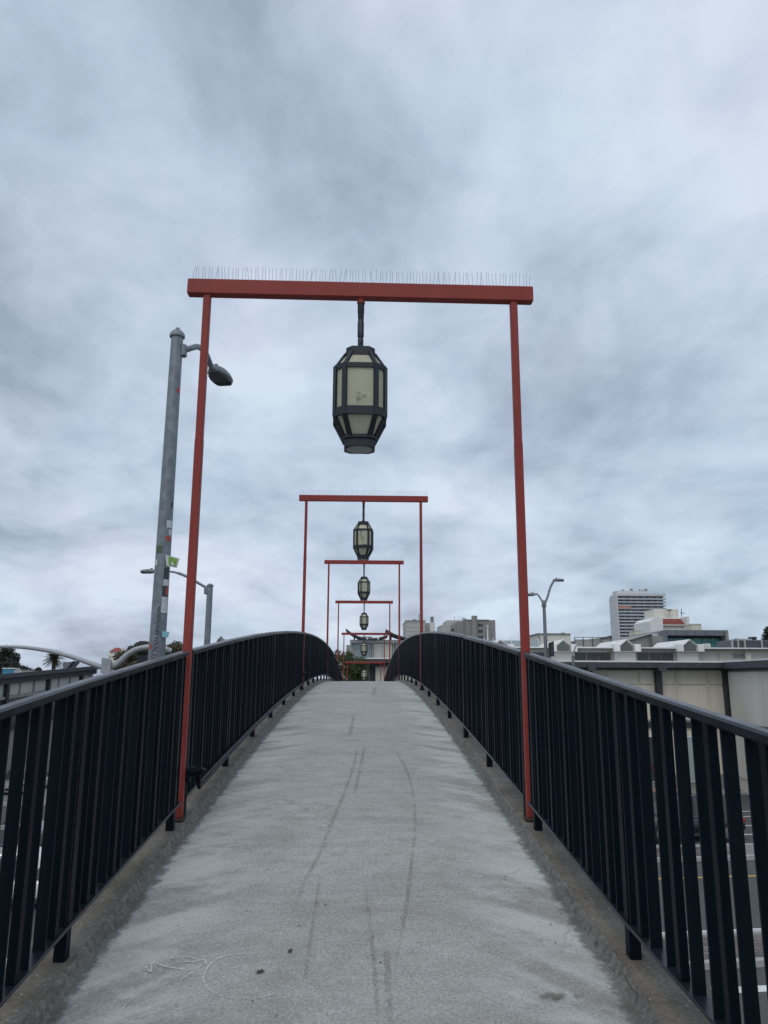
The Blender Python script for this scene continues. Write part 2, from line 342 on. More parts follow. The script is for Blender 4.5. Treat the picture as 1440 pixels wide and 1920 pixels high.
# --- deck concrete
def deck_material():
    m, t, b = mat_new('deck_concrete'); T = NT(t); co = T.coord('Object')
    sep = T.n('ShaderNodeSeparateXYZ'); T.l(co, sep.inputs[0])
    big = T.noise(co, 0.9, 6, 0.62, 0.3)
    mid = T.noise(T.mapping(co, (1.0, 1.6, 1)), 6.0, 6, 0.65, 0.2)
    fine = T.noise(co, 85, 3, 0.7)
    grit = T.noise(co, 240, 2, 0.6)
    c = T.ramp(big, [(0.32, (0.318, 0.319, 0.296)), (0.68, (0.388, 0.391, 0.366))])
    c = T.mix(1.0, c, T.ramp(mid, [(0.3, 0.86), (0.7, 1.12)]), 'MULTIPLY')
    c = T.mix(1.0, c, T.ramp(fine, [(0.28, 0.64), (0.72, 1.34)]), 'MULTIPLY')
    c = T.mix(1.0, c, T.ramp(grit, [(0.3, 0.86), (0.7, 1.13)]), 'MULTIPLY')
    # bands of darker wear across the walk
    band = T.noise(T.mapping(co, (0.45, 2.4, 1)), 1.6, 5, 0.6, 0.4)
    c = T.mix(T.math('MULTIPLY', T.sstep(band, 0.5, 0.68), 0.55), c, T.mix(1.0, c, (0.80, 0.80, 0.81), 'MULTIPLY'))
    # pale washed-out tongues creeping in from both edges
    ax = T.math('ABSOLUTE', T.math('ADD', sep.outputs[0], 0.005))
    wob = T.noise(T.mapping(co, (0.5, 1.0, 1)), 1.1, 3, 0.5)
    slant = T.n('ShaderNodeCombineXYZ')
    T.l(T.math('MULTIPLY', ax, 0.55), slant.inputs[0])
    T.l(T.math('ADD', sep.outputs[1], T.math('MULTIPLY', ax, 0.75)), slant.inputs[1])
    tong = T.math('ADD', T.math('MULTIPLY', T.noise(T.mapping(slant.outputs[0], (0.5, 1.0, 1)), 2.6, 5, 0.6, 0.7), 0.75), T.math('MULTIPLY', T.noise(T.mapping(co, (1.2, 2.2, 1)), 4.5, 6, 0.65, 0.4), 0.25))
    reach = T.sstep(T.math('ADD', ax, T.math('MULTIPLY', T.math('SUBTRACT', wob, 0.5), 0.5)), 0.45, 0.92)
    pale = T.math('MULTIPLY', T.sstep(tong, 0.42, 0.60), reach)
    c = T.mix(T.math('MULTIPLY', pale, 0.85), c, T.mix(T.ramp(fine, [(0.3, 0.0), (0.7, 1.0)]), (0.45, 0.465, 0.445), (0.57, 0.585, 0.56)))
    dk = T.math('MULTIPLY', T.sstep(T.math('SUBTRACT', 0.53, tong), 0.0, 0.16), reach)
    c = T.mix(T.math('MULTIPLY', dk, 0.36), c, (0.17, 0.172, 0.165))
    # grime gathered in the joint along the kerbs
    gx = T.math('ADD', ax, T.math('MULTIPLY', T.math('SUBTRACT', T.noise(co, 14, 5, 0.7), 0.5), 0.16))
    gr = T.sstep(gx, 1.015, 1.06)
    c = T.mix(T.math('MULTIPLY', gr, 0.72), c, (0.07, 0.073, 0.06))
    # pale aggregate chips
    vo = T.n('ShaderNodeTexVoronoi'); vo.inputs['Scale'].default_value = 26; T.l(co, vo.inputs['Vector'])
    vr = T.n('ShaderNodeSeparateColor'); T.l(vo.outputs['Color'], vr.inputs[0])
    chip = T.math('MULTIPLY', T.math('LESS_THAN', vo.outputs['Distance'], 0.17), T.math('GREATER_THAN', vr.outputs[0], 0.72))
    c = T.mix(T.math('MULTIPLY', chip, 0.45), c, (0.52, 0.53, 0.53))
    pit = T.math('MULTIPLY', T.math('LESS_THAN', vo.outputs['Distance'], 0.13), T.math('LESS_THAN', vr.outputs[0], 0.10))
    c = T.mix(T.math('MULTIPLY', pit, 0.6), c, (0.09, 0.09, 0.088))
    # hairline cracks, only here and there
    wv = T.n('ShaderNodeVectorMath', operation='ADD'); T.l(co, wv.inputs[0])
    nz = T.n('ShaderNodeTexNoise'); nz.inputs['Scale'].default_value = 3.0; nz.inputs['Detail'].default_value = 5; T.l(co, nz.inputs['Vector'])
    sc_ = T.n('ShaderNodeVectorMath', operation='SCALE'); T.l(nz.outputs['Color'], sc_.inputs[0]); sc_.inputs['Scale'].default_value = 0.5; T.l(sc_.outputs[0], wv.inputs[1])
    ve = T.n('ShaderNodeTexVoronoi'); ve.feature = 'DISTANCE_TO_EDGE'; ve.inputs['Scale'].default_value = 0.75; T.l(wv.outputs[0], ve.inputs['Vector'])
    crk = T.math('MULTIPLY', T.math('SUBTRACT', 1.0, T.sstep(ve.outputs['Distance'], 0.0015, 0.006)), T.sstep(T.noise(co, 0.8, 2), 0.50, 0.60))
    c = T.mix(T.math('MULTIPLY', crk, 0.28), c, (0.10, 0.10, 0.095))
    # rusty and greenish blotches
    c = T.mix(T.math('MULTIPLY', T.sstep(T.noise(T.mapping(co, (1, 1, 1), (5, 2, 0)), 1.7, 5, 0.65), 0.58, 0.74), 0.30), c, (0.22, 0.22, 0.18))
    T.l(c, b.inputs['Base Color']); b.inputs['Roughness'].default_value = 0.86
    b.inputs['Specular IOR Level'].default_value = 0.3
    hh = T.math('ADD', T.math('MULTIPLY', fine, 0.5), T.math('ADD', T.math('MULTIPLY', grit, 0.25), T.math('MULTIPLY', mid, 0.8)))
    T.bump(hh, 0.5, 0.007, b); return m
M['deck'] = deck_material()
def kerb_material():
    m, t, b = mat_new('kerb_aggregate'); T = NT(t); co = T.coord('Object')
    big = T.noise(co, 2.2, 6, 0.65, 0.3); fine = T.noise(co, 60, 4, 0.7); grit = T.noise(co, 200, 2, 0.6)
    c = T.ramp(big, [(0.3, (0.08, 0.069, 0.054)), (0.5, (0.138, 0.123, 0.10)), (0.7, (0.19, 0.173, 0.148))])
    c = T.mix(1.0, c, T.ramp(fine, [(0.28, 0.62), (0.72, 1.35)]), 'MULTIPLY')
    c = T.mix(1.0, c, T.ramp(grit, [(0.3, 0.8), (0.7, 1.2)]), 'MULTIPLY')
    vo = T.n('ShaderNodeTexVoronoi'); vo.inputs['Scale'].default_value = 34; T.l(co, vo.inputs['Vector'])
    vr = T.n('ShaderNodeSeparateColor'); T.l(vo.outputs['Color'], vr.inputs[0])
    chip = T.math('MULTIPLY', T.math('LESS_THAN', vo.outputs['Distance'], 0.2), T.math('GREATER_THAN', vr.outputs[0], 0.8))
    c = T.mix(T.math('MULTIPLY', chip, 0.5), c, (0.40, 0.38, 0.35))
    T.l(c, b.inputs['Base Color']); b.inputs['Roughness'].default_value = 0.92
    T.bump(T.math('ADD', fine, T.math('MULTIPLY', grit, 0.5)), 0.5, 0.006, b); return m
M['kerb'] = kerb_material()
M['mortar'] = simple('joint_mortar', (0.15, 0.148, 0.13), 0.92, 0.5, 26, bump=0.6, bscale=80, fine=0.3)

def mark_material(name, c, lo, hi, scale=45, alpha=0.8):
    """worn mark lying on the deck, broken up by the grain"""
    m, t, b = mat_new(name); T = NT(t); co = T.coord('Object')
    v = T.noise(co, scale, 4, 0.7); v2 = T.noise(co, 5, 3, 0.6)
    a = T.math('MULTIPLY', T.sstep(T.math('ADD', v, T.math('MULTIPLY', T.math('SUBTRACT', v2, 0.5), 0.7)), lo, hi), alpha)
    at = T.n('ShaderNodeAttribute'); at.attribute_name = 'edge'
    a = T.math('MULTIPLY', a, T.sstep(at.outputs['Fac'], 0.0, 0.9))
    b.inputs['Base Color'].default_value = c4(c); b.inputs['Roughness'].default_value = 0.9; T.l(a, b.inputs['Alpha']); return m
M['scuff'] = mark_material('tyre_scuff', (0.12, 0.12, 0.117), 0.26, 0.68, 60, 0.25)
M['chalk'] = mark_material('white_chalk', (0.66, 0.68, 0.67), 0.39, 0.64, 70, 0.8)
M['stain'] = mark_material('dark_stain', (0.04, 0.041, 0.04), 0.2, 0.45, 40, 0.9)
M['brownstain'] = mark_material('brown_stain', (0.17, 0.155, 0.13), 0.42, 0.62, 22, 0.7)

# --- lantern panes
def pane_material():
    m, t, b = mat_new('lantern_pane'); T = NT(t); co = T.coord('Object'); oi = T.n('ShaderNodeObjectInfo')
    off = T.n('ShaderNodeVectorMath', operation='ADD'); T.l(co, off.inputs[0]); T.l(oi.outputs['Location'], off.inputs[1])
    v = T.noise(off.outputs[0], 6, 5, 0.6); f2 = T.noise(off.outputs[0], 40, 3, 0.6)
    c = T.ramp(v, [(0.3, (0.64, 0.62, 0.47)), (0.7, (0.75, 0.73, 0.57))])
    c = T.mix(1.0, c, T.ramp(f2, [(0.3, 0.95), (0.7, 1.04)]), 'MULTIPLY')
    T.l(c, b.inputs['Base Color']); b.inputs['Roughness'].default_value = 0.35
    tl = T.n('ShaderNodeBsdfTranslucent'); T.l(c, tl.inputs[0]); ms = T.n('ShaderNodeMixShader'); ms.inputs[0].default_value = 0.45
    T.l(b.outputs[0], ms.inputs[1]); T.l(tl.outputs[0], ms.inputs[2]); T.l(ms.outputs[0], t.nodes['Material Output'].inputs[0]); return m
M['pane'] = pane_material()
M['lens'] = simple('lantern_lens', (0.3, 0.31, 0.32), 0.4, 0.15, 40, bump=0.2, bscale=200)
M['grime'] = mark_material('pane_grime', (0.12, 0.12, 0.10), 0.36, 0.7, 30, 0.45)
M['ink'] = simple('black_marker', (0.012, 0.012, 0.014), 0.5, 0.1, 5)
M['stick_green'] = simple('green_sticker', (0.17, 0.36, 0.06), 0.5, 0.3, 18)
M['stick_white'] = simple('white_sticker', (0.55, 0.57, 0.58), 0.6, 0.15, 20)
M['stick_red'] = simple('red_sticker', (0.42, 0.06, 0.05), 0.5, 0.25, 25)
M['stick_blue'] = simple('blue_tape', (0.2, 0.42, 0.5), 0.5, 0.12, 12)
M['stick_dkgreen'] = simple('dark_green_sticker', (0.06, 0.11, 0.045), 0.5, 0.3, 18)

# ------------------------------------------------------------------ setting
mb = MB(); mb.add([(-2500, -600, -0.06), (2500, -600, -0.06), (2500, 4000, -0.06), (-2500, 4000, -0.06)], [(0, 1, 2, 3)])
ground = tag(mb.build('ground', M['ground']), kind='structure')
RA = R(6.0); RU = Vector((math.cos(RA), math.sin(RA), 0)); RV = Vector((-math.sin(RA), math.cos(RA), 0))
def rs(mb, u0, u1, v0, v1, z0, z1):      # slab along the street
    vs = []
    for z in (z0, z1):
        for a, b_ in ((u0, v0), (u1, v0), (u1, v1), (u0, v1)):
            p = RU*a + RV*b_; vs.append((p.x, p.y, z))
    return mb.add(vs, [(3,2,1,0),(4,5,6,7),(0,1,5,4),(1,2,6,5),(2,3,7,6),(3,0,4,7)])
k = 0.947
road = tag(rs(MB(), -160, 160, 4.0, 44.0, -0.05, 0.0).build('road', M['asphalt']), kind='structure')
def line(u0, u1, v, wd, mat='linew'):
    return rs(MB(), u0, u1, v-wd/2, v+wd/2, 0.001, 0.005).build('road_marking', M[mat], road)
line(-120, 120, 18.05*k, 0.32); line(-120, 120, 27.6*k, 0.13, 'liney')
line(-120, 120, 22.0*k, 0.14)
for u in range(-60, 60, 6): line(u+2.5, u+5.0, 24.4*k, 0.13)
line(-120, 120, 34.6*k, 0.13)
for v in (38.9, 40.4, 36.6): line(4, 60, v*k, 0.13); line(-60, -4, v*k, 0.13)
# medians with raised kerbs and brick pavers
def median(v0, v1, tag_pavers):
    o = tag(rs(MB(), -120, 120, v0, v1, -0.02, 0.09).build('median', M['pave']), kind='structure')
    rs(MB(), -120, 120, v0-0.2, v0-0.003, -0.02, 0.14).build('kerb', M['kerbst'], o)
    rs(MB(), -120, 120, v1+0.003, v1+0.2, -0.02, 0.14).build('kerb', M['kerbst'], o)
    pw, pl = 0.2, 0.4
    me = None; n = 0
    for r in range(int((v1-v0)/pw)):
        for c in range(tag_pavers[2]):
            u = tag_pavers[0] + (c + 0.5*(r % 2))*pl; v = v0 + (r+0.5)*pw
            if me is None:
                pm = MB(); rs(pm, -pl/2+0.012, pl/2-0.012, -pw/2+0.01, pw/2-0.01, 0, 0.05); me = pm.mesh('paver', M['paver'])
            p = RU*u + RV*v
            put('paver', me, o, (p.x, p.y, 0.062+random.uniform(-0.004, 0.004))); n += 1
median(19.5*k, 21.3*k, (7.0, 0, 18)); median(30.1*k, 31.9*k, (10.0, 0, 18))
sw = tag(rs(MB(), -160, 160, 44.0, 52.0, -0.05, 0.14).build('pavement', M['pave']), kind='structure')
rs(MB(), -160, 160, 43.7, 43.997, -0.05, 0.15).build('kerb', M['kerbst'], sw)
sw2 = tag(rs(MB(), -160, 160, -30, 3.6, -0.05, 0.14).build('pavement', M['pave']), kind='structure')
rs(MB(), -160, 160, 3.603, 3.9, -0.05, 0.15).build('kerb', M['kerbst'], sw2)
plaza = tag(MB().box(-6, 6.8, 57.5, 110, 0.2, EYE-3.35).build('plaza', M['pave']), kind='structure')

# ------------------------------------------------------------------ footbridge deck
def strip(sections, name, mat, parent=None, smooth=True, closed=True):
    mb = MB(); mb.loft(sections, cap=True) if closed else None
    return mb.build(name, mat, parent, smooth)
DS = [-5 + 0.25*i for i in range(260)]
XL, XR = -1.10, 1.09                      # inner kerb edges
deck = tag(strip([[(-1.32, d, deckz(d)-0.55), (1.32, d, deckz(d)-0.55), (1.32, d, deckz(d)-0.12), (XR+0.1, d, deckz(d)-0.12), (XR+0.1, d, deckz(d)),
                   (0.5, d, deckz(d)+0.004), (0, d, deckz(d)+0.006), (-0.5, d, deckz(d)+0.004), (XL-0.1, d, deckz(d)), (XL-0.1, d, deckz(d)-0.12), (-1.32, d, deckz(d)-0.12)] for d in DS],
                 'bridge_deck', M['deck']), kind='structure')
def jit(a): return random.uniform(-a, a)
DK = [-4 + 0.125*i for i in range(480)]
for s, xi in ((-1, XL), (1, XR)):
    rings = []
    for d in DK:
        j = jit(0.006); zj = jit(0.003)
        rings.append([(xi+j, d, base(d)-0.07), (xi+j+s*0.004, d, base(d)-0.012+zj), (xi+j+s*0.018, d, base(d)-0.001), (s*1.36+flare(s, d), d, base(d)), (s*1.36+flare(s, d), d, base(d)-0.65), (s*1.325, d, base(d)-0.65), (s*1.325, d, base(d)-0.11), (xi+s*0.1+s*0.02, d, base(d)-0.11)])
    MB().loft(rings).build('kerb', M['kerb'], deck, True)
    DF = [-1 + 0.04*i for i in range(800)]
    rings = []
    a = b_ = 0
    for d in DF:
        a = 0.6*a + jit(0.012); b_ = 0.6*b_ + jit(0.006)
        wdt = 0.020 + a*0.5; hh = 0.024 + b_*0.6
        x0 = xi + s*max(0.006, 0.014+a*0.5)
        rings.append([(x0, d, base(d)-0.06), (x0, d, base(d)+0.003), (xi+s*0.003, d, base(d)-0.006+jit(0.002)), (xi-s*wdt*0.3, d, deckz(d)+hh*0.62+jit(0.003)), (xi-s*wdt*0.65, d, deckz(d)+hh*0.22+jit(0.002)+0.003), (xi-s*wdt, d, deckz(d)-0.004)])
    MB().loft(rings).build('mortar_fillet', M['mortar'], deck, True)

def ribbon(pts, wd, name, mat, lift=0.009, taper=True):
    """a mark drawn on the deck; 'edge' fades it out towards its rims"""
    pts = [Vector(p) for p in pts]
    # resample
    dense = []
    for a, b_ in zip(pts[:-1], pts[1:]):
        n = max(2, int((b_-a).length/0.04)); dense += [a.lerp(b_, i/n) for i in range(n)]
    dense.append(pts[-1]); vs = []; ed = []; L = len(dense)
    for i, p in enumerate(dense):
        d = dense[min(i+1, L-1)]-dense[max(i-1, 0)]; nrm = Vector((-d.y, d.x, 0)).normalized()
        t = min(1.0, 6*min(i, L-1-i)/max(1, L)) if taper else 1.0
        for q, e_ in ((-1, 0.0), (-0.4, 1.0), (0.4, 1.0), (1, 0.0)):
            r = p + nrm*(q*wd/2); vs.append((r.x, r.y, deckz(r.y)+lift)); ed.append(e_*max(0.15, t))
    fs = [(i*4+k_, i*4+k_+1, i*4+5+k_, i*4+4+k_) for i in range(L-1) for k_ in range(3)]
    me = bpy.data.meshes.new(name); me.from_pydata(vs, [], fs); me.materials.append(M[mat])
    at = me.attributes.new('edge', 'FLOAT', 'POINT'); at.data.foreach_set('value', ed)
    return put(name, me, deck)
def smoothpts(pts, n=6):
    out_ = []
    for i in range(len(pts)-1):
        p0, p1, p2, p3 = [Vector(pts[max(0, min(len(pts)-1, j))]) for j in (i-1, i, i+1, i+2)]
        for q in range(n):
            t = q/n; out_.append(0.5*((2*p1)+(-p0+p2)*t+(2*p0-5*p1+4*p2-p3)*t*t+(-p0+3*p1-3*p2+p3)*t**3))
    out_.append(Vector(pts[-1])); return out_
def dpx(l): return smoothpts([on_deck(*p) for p in l])
ribbon(dpx([(664, 1340), (655, 1385)]), 0.06, 'scuff_mark', 'scuff')
ribbon(dpx([(672, 1395), (662, 1440), (645, 1490), (622, 1545), (600, 1600), (570, 1660), (544, 1718)]), 0.034, 'scuff_mark', 'scuff')
ribbon(dpx([(684, 1395), (676, 1440), (662, 1500)]), 0.04, 'scuff_mark', 'scuff')
ribbon(dpx([(735, 1400), (762, 1445), (776, 1500), (778, 1560), (772, 1620), (762, 1700), (750, 1770), (738, 1830)]), 0.028, 'scuff_mark', 'scuff')
ribbon(dpx([(684, 1660), (690, 1710), (697, 1765), (703, 1830), (707, 1880), (710, 1935)]), 0.026, 'scuff_mark', 'scuff')
ribbon(dpx([(724, 1770), (727, 1830), (729, 1880), (731, 1940)]), 0.036, 'scuff_mark', 'scuff')
ribbon(dpx([(600, 1640), (592, 1700), (580, 1780), (570, 1850)]), 0.022, 'scuff_mark', 'scuff')
ribbon(dpx([(703, 1288), (700, 1305)]), 0.12, 'scuff_mark', 'scuff')
# chalk drawing
for l in ([(272, 1816), (283, 1826), (286, 1809), (310, 1816), (352, 1823)], [(320, 1800), (352, 1797), (375, 1806)], [(328, 1808), (345, 1807), (372, 1806), (386, 1796)],
          [(375, 1792), (384, 1806), (388, 1814)], [(390, 1797), (420, 1791)], [(388, 1807), (372, 1818)],
          [(480, 1792), (450, 1792), (418, 1798), (396, 1810), (384, 1828), (382, 1844), (395, 1862), (425, 1874), (455, 1876), (490, 1874)],
          [(362, 1826), (338, 1842)], [(330, 1834), (318, 1838)], [(482, 1790), (516, 1796)], [(496, 1806), (496, 1810)], [(506, 1805), (506, 1810)], [(540, 1838), (537, 1850), (530, 1858), (516, 1866), (500, 1872)],
          [(250, 1874), (232, 1892), (220, 1916)], [(882, 1536), (888, 1530), (905, 1531), (915, 1527), (922, 1534)]):
    ribbon(dpx(l), 0.010, 'chalk_stroke', 'chalk', taper=False)
def blot(px, py, rx, ry, name, mat, lift=0.010):
    c = on_deck(px, py); n = 22; vs = [(c.x, c.y, deckz(c.y)+lift)]; ed = [1.0]; ph = random.uniform(0, 6)
    for f_, e_ in ((0.75, 1.0), (1.0, 0.0)):
        for i in range(n):
            t = 2*math.pi*i/n; r = f_*(1+0.2*math.sin(2*t+ph)+0.12*math.sin(5*t+2*ph))
            y = c.y+ry*r*math.sin(t); vs.append((c.x+rx*r*math.cos(t), y, deckz(y)+lift)); ed.append(e_)
    fs = [(0, 1+i, 1+(i+1) % n) for i in range(n)] + [(1+i, 1+n+i, 1+n+(i+1) % n, 1+(i+1) % n) for i in range(n)]
    me = bpy.data.meshes.new(name); me.from_pydata(vs, [], fs); me.materials.append(M[mat])
    at = me.attributes.new('edge', 'FLOAT', 'POINT'); at.data.foreach_set('value', ed); return put(name, me, deck)
blot(544, 1787, 0.012, 0.018, 'gum_spot', 'stain'); blot(488, 1826, 0.015, 0.02, 'gum_spot', 'stain')
for p in ((1034, 1737), (1042, 1772), (1180, 1902), (505, 1602), (860, 1640), (700, 1760), (752, 1724), (610, 1700), (330, 1890), (270, 1720), (560, 1740), (870, 1560)):
    blot(p[0], p[1], random.uniform(0.003, 0.006), random.uniform(0.004, 0.008), 'dirt_spot', 'stain')
blot(1036, 1872, 0.06, 0.028, 'brown_stain', 'brownstain'); blot(1085, 1869, 0.026, 0.022, 'brown_stain', 'brownstain')

rnd = random.Random(21); mb = MB()
for i in range(420):
    side = rnd.choice((-1, 1)); xe = XL if side < 0 else XR
    x = xe - side*abs(rnd.gauss(0, 0.10)) + (side*rnd.uniform(0, 0.25) if rnd.random() < 0.35 else 0) if rnd.random() < 0.75 else rnd.uniform(-0.95, 0.95)
    y = rnd.uniform(2.0, 16); z = (deckz(y)+0.008) if XL+0.06 < x < XR-0.06 else (base(y)+0.003 if (x < XL or x > XR) else deckz(y)+0.02)
    a = rnd.uniform(0, math.pi); l_ = rnd.uniform(0.002, 0.009); w_ = l_*rnd.uniform(0.25, 0.7); h_ = rnd.uniform(0.001, 0.005)
    ca, sa = math.cos(a), math.sin(a)
    pts = [(x+ca*u*l_-sa*v*w_, y+sa*u*l_+ca*v*w_, z+h_*k_) for u, v, k_ in ((-1, 0, 0.2), (0, -1, 1), (1, 0, 0.5), (0, 1, 0.3))]
    mb.add(pts, [(0, 1, 2, 3)])
M['debris'] = simple('leaf_litter', (0.06, 0.05, 0.038), 0.9, 0.5, 3)
tag(mb.build('debris', M['debris'], deck), kind='stuff')

# ------------------------------------------------------------------ railings
GD = [5.404, 15.332, 25.30, 35.20, 45.05, 55.0]        # gates along the bridge
GX = 1.1675                                            # gate post and railing offset from the centre line
H_TOP, H_BOT = 1.105, 0.125
flat_me = MB().cbox((0, 0, 0.4725), 0.047, 0.012, 0.945, 0.002).mesh('picket', M['black'])
sq_me = {s: MB().cbox((-s*0.007, 0, 0.4725), 0.034, 0.040, 0.945, 0.003).mesh('picket', M['black']) for s in (-1, 1)}
post_me = MB().cbox((0, 0, 0.53), 0.048, 0.055, 1.068, 0.003).mesh('post', M['black'])
def rail_sweep(ds, x, zoff, prof):
    return MB().loft([[(x+flare(x, d)+px_, d, base(d)+zoff+pz) for px_, pz in prof] for d in ds])
def rprof(wd, ht, c):
    a, b_ = wd/2, ht/2
    return [(-a+c, -b_), (a-c, -b_), (a, -b_+c), (a, b_-c), (a-c*1.2, b_), (-a+c*1.2, b_), (-a, b_-c), (-a, -b_+c)]
def railing(s, idx, d0, d1, posts, label, joint=None):
    x = s*GX
    t = thing('railing', label, 'railing', (x, (d0+d1)/2, base((d0+d1)/2)), 'black picket railings along the footbridge')
    ends = [d0+0.0] + [p for p in posts if d0+0.2 < p < d1-0.2] + [d1]
    hp = rprof(0.056, 0.038, 0.008)
    if joint:
        a = [e_ for e_ in ends if e_ < joint-0.05]+[joint-0.012]; b_ = [joint+0.012]+[e_ for e_ in ends if e_ > joint+0.05]
        rail_sweep(a, x, H_TOP-0.019, hp).build('handrail', M['handrail'], t, True)
        rail_sweep(b_, x+0.006, H_TOP-0.014, hp).build('handrail', M['handrail'], t, True)
        put('post', post_me, t, (x, joint+0.09, base(joint+0.09)))
    else: rail_sweep(ends, x, H_TOP-0.019, hp).build('handrail', M['handrail'], t, True)
    rail_sweep(ends, x, H_BOT+0.006, rprof(0.072, 0.014, 0.003)).build('bottom_rail', M['handrail'], t)
    for p in posts: put('post', post_me, t, (x+flare(x, p), p, base(p)))
    nper = int(round((d1-d0-0.1)/0.35)); per = (d1-d0-0.1)/nper
    for i in range(nper*3+1):
        d = d0+0.05+(i//3)*per+(0.0, 0.30, 0.575)[i % 3]*per
        if min(abs(d-p) for p in posts) < 0.045: continue
        put('picket', sq_me[s] if i % 3 == 1 else flat_me, t, (x+flare(x, d)+jit(0.001), d, base(d)+H_BOT+0.008+jit(0.002)))
    return t
order = ['nearest', 'second', 'third', 'fourth', 'fifth']
rails = {}
for s, side in ((-1, 'left'), (1, 'right')):
    for i in range(5):
        if i == 0: d0, d1 = -1.3, GD[0]-0.075; posts = [-0.02, 1.72, 3.46, 5.2]
        else:
            d0, d1 = GD[i-1]+0.07, GD[i]-0.07; posts = [d0+0.03+(d1-d0-0.06)*q/6 for q in range(7)]
        if i == 0: lb = 'black picket railing on the %s side, nearest stretch running out of the frame' % side
        else: lb = 'black picket railing on the %s side between the %s and %s red gates' % (side, ['first', 'second', 'third', 'fourth', 'fifth'][i-1], ['first', 'second', 'third', 'fourth', 'fifth'][i])
        rails[s, i] = railing(s, i, d0, d1, posts, lb, joint=8.62 if (s == 1 and i == 1) else None)
# conduit clipped to the foot of the left railing
for i in (1, 2):
    t = rails[-1, i]; x = -GX+0.062
    a, b_ = GD[i-1]+0.1, GD[i]-0.25
    pts = [(x-0.03, a-0.06, base(a)+0.30), (x, a, base(a)+0.31), (x+0.02, a+0.08, base(a)+0.27), (x+0.012, a+0.16, base(a)+0.17)] + \
          [(x, a+0.3+(b_-a-0.6)*q/30, base(a+0.3+(b_-a-0.6)*q/30)+0.135) for q in range(31)] + \
          [(x+0.01, b_-0.12, base(b_)+0.17), (x+0.015, b_-0.02, base(b_)+0.30), (x, b_+0.06, base(b_)+0.36), (x-0.02, b_+0.16, base(b_)+0.27)]
    MB().tube(smoothpts(pts, 3), 0.015, 8).build('conduit', M['black'], t, True)
    bxm = MB().cbox((-GX+0.01, a-0.035, base(a)+0.27), 0.085, 0.07, 0.10, 0.012); bxm.tube([(-GX+0.05, a-0.04, base(a)+0.285), (-GX+0.125, a-0.03, base(a)+0.295)], 0.028, 10); bxm.tube([(-GX+0.11, a-0.03, base(a)+0.295), (-GX+0.13, a+0.02, base(a)+0.285)], 0.024, 10)
    bxm.build('junction_box', M['black'], t, True)

# ------------------------------------------------------------------ red gates and lanterns
GH = 3.872; BL = 2.633; BH = 0.122; BD = 0.08
post_g = MB().cbox((0, 0, 0), 0.056, 0.056, 1.0, 0.006)
def gate_meshes():
    g = {}
    g['beam'] = MB().cbox((0, 0, 0), BL, BD, BH, 0.006).mesh('crossbeam', M['red'])
    g['low'] = MB().cbox((0, 0, (GH-BH-1.15)/2), 0.058, 0.058, GH-BH-1.15, 0.006).mesh('post', M['red'])
    g['hi'] = MB().cbox((0, 0, 1.15/2), 0.054, 0.054, 1.15+0.01, 0.006).mesh('post_extension', M['red'])
    pl = MB().cbox((0, 0, 0.009), 0.088, 0.088, 0.016, 0.004)
    for sx in (-1, 1):
        for sy in (-1, 1): pl.lathe([(0.008, 0.018), (0.008, 0.028), (0.003, 0.032)], (sx*0.036, sy*0.036, 0), 6)
    g['plate'] = pl.mesh('base_plate', M['rust'])
    g['cap'] = MB().lathe([(0.022, -0.045), (0.030, -0.04), (0.030, -0.012), (0.040, 0.0)], (0, 0, 0), 14).mesh('lantern_bracket', M['red'], True)
    return g
G = gate_meshes()
def spikes(seed):
    rnd = random.Random(seed); mb = MB(); n = 102
    mb.box(-BL/2+0.01, BL/2-0.01, -0.012, 0.012, 0, 0.005)
    for i in range(n):
        x = -BL/2+0.02+(BL-0.04)*i/(n-1)+rnd.uniform(-0.004, 0.004)
        for q in range(1):
            lx = rnd.choice((-1, 1))*abs(rnd.gauss(0, 0.008)); ly = rnd.uniform(-0.012, 0.012); h = rnd.uniform(0.112, 0.120)
            p = Vector((x, rnd.uniform(-0.01, 0.01), 0.004)); mb.tube([p, p+Vector((lx, ly, h))], 0.0014, 3, False)
    return mb.mesh('bird_spikes', M['wire'])
nth = ['nearest', 'second', 'third', 'fourth', 'fifth', 'farthest']
def octo(W, z, fr=0.62, ins=0.0):
    a = W/2; c = a*fr
    return [Vector(p) for p in ((-c, -a, z), (c, -a, z), (a, -c, z), (a, c, z), (c, a, z), (-c, a, z), (-a, c, z), (-a, -c, z))]
LW, LR = 0.372, 0.214
Z0, Z1, Z2, Z3, Z4, Z5 = 0.0, -0.045, -0.165, -0.545, -0.70, -0.762     # top .. bottom of the lantern
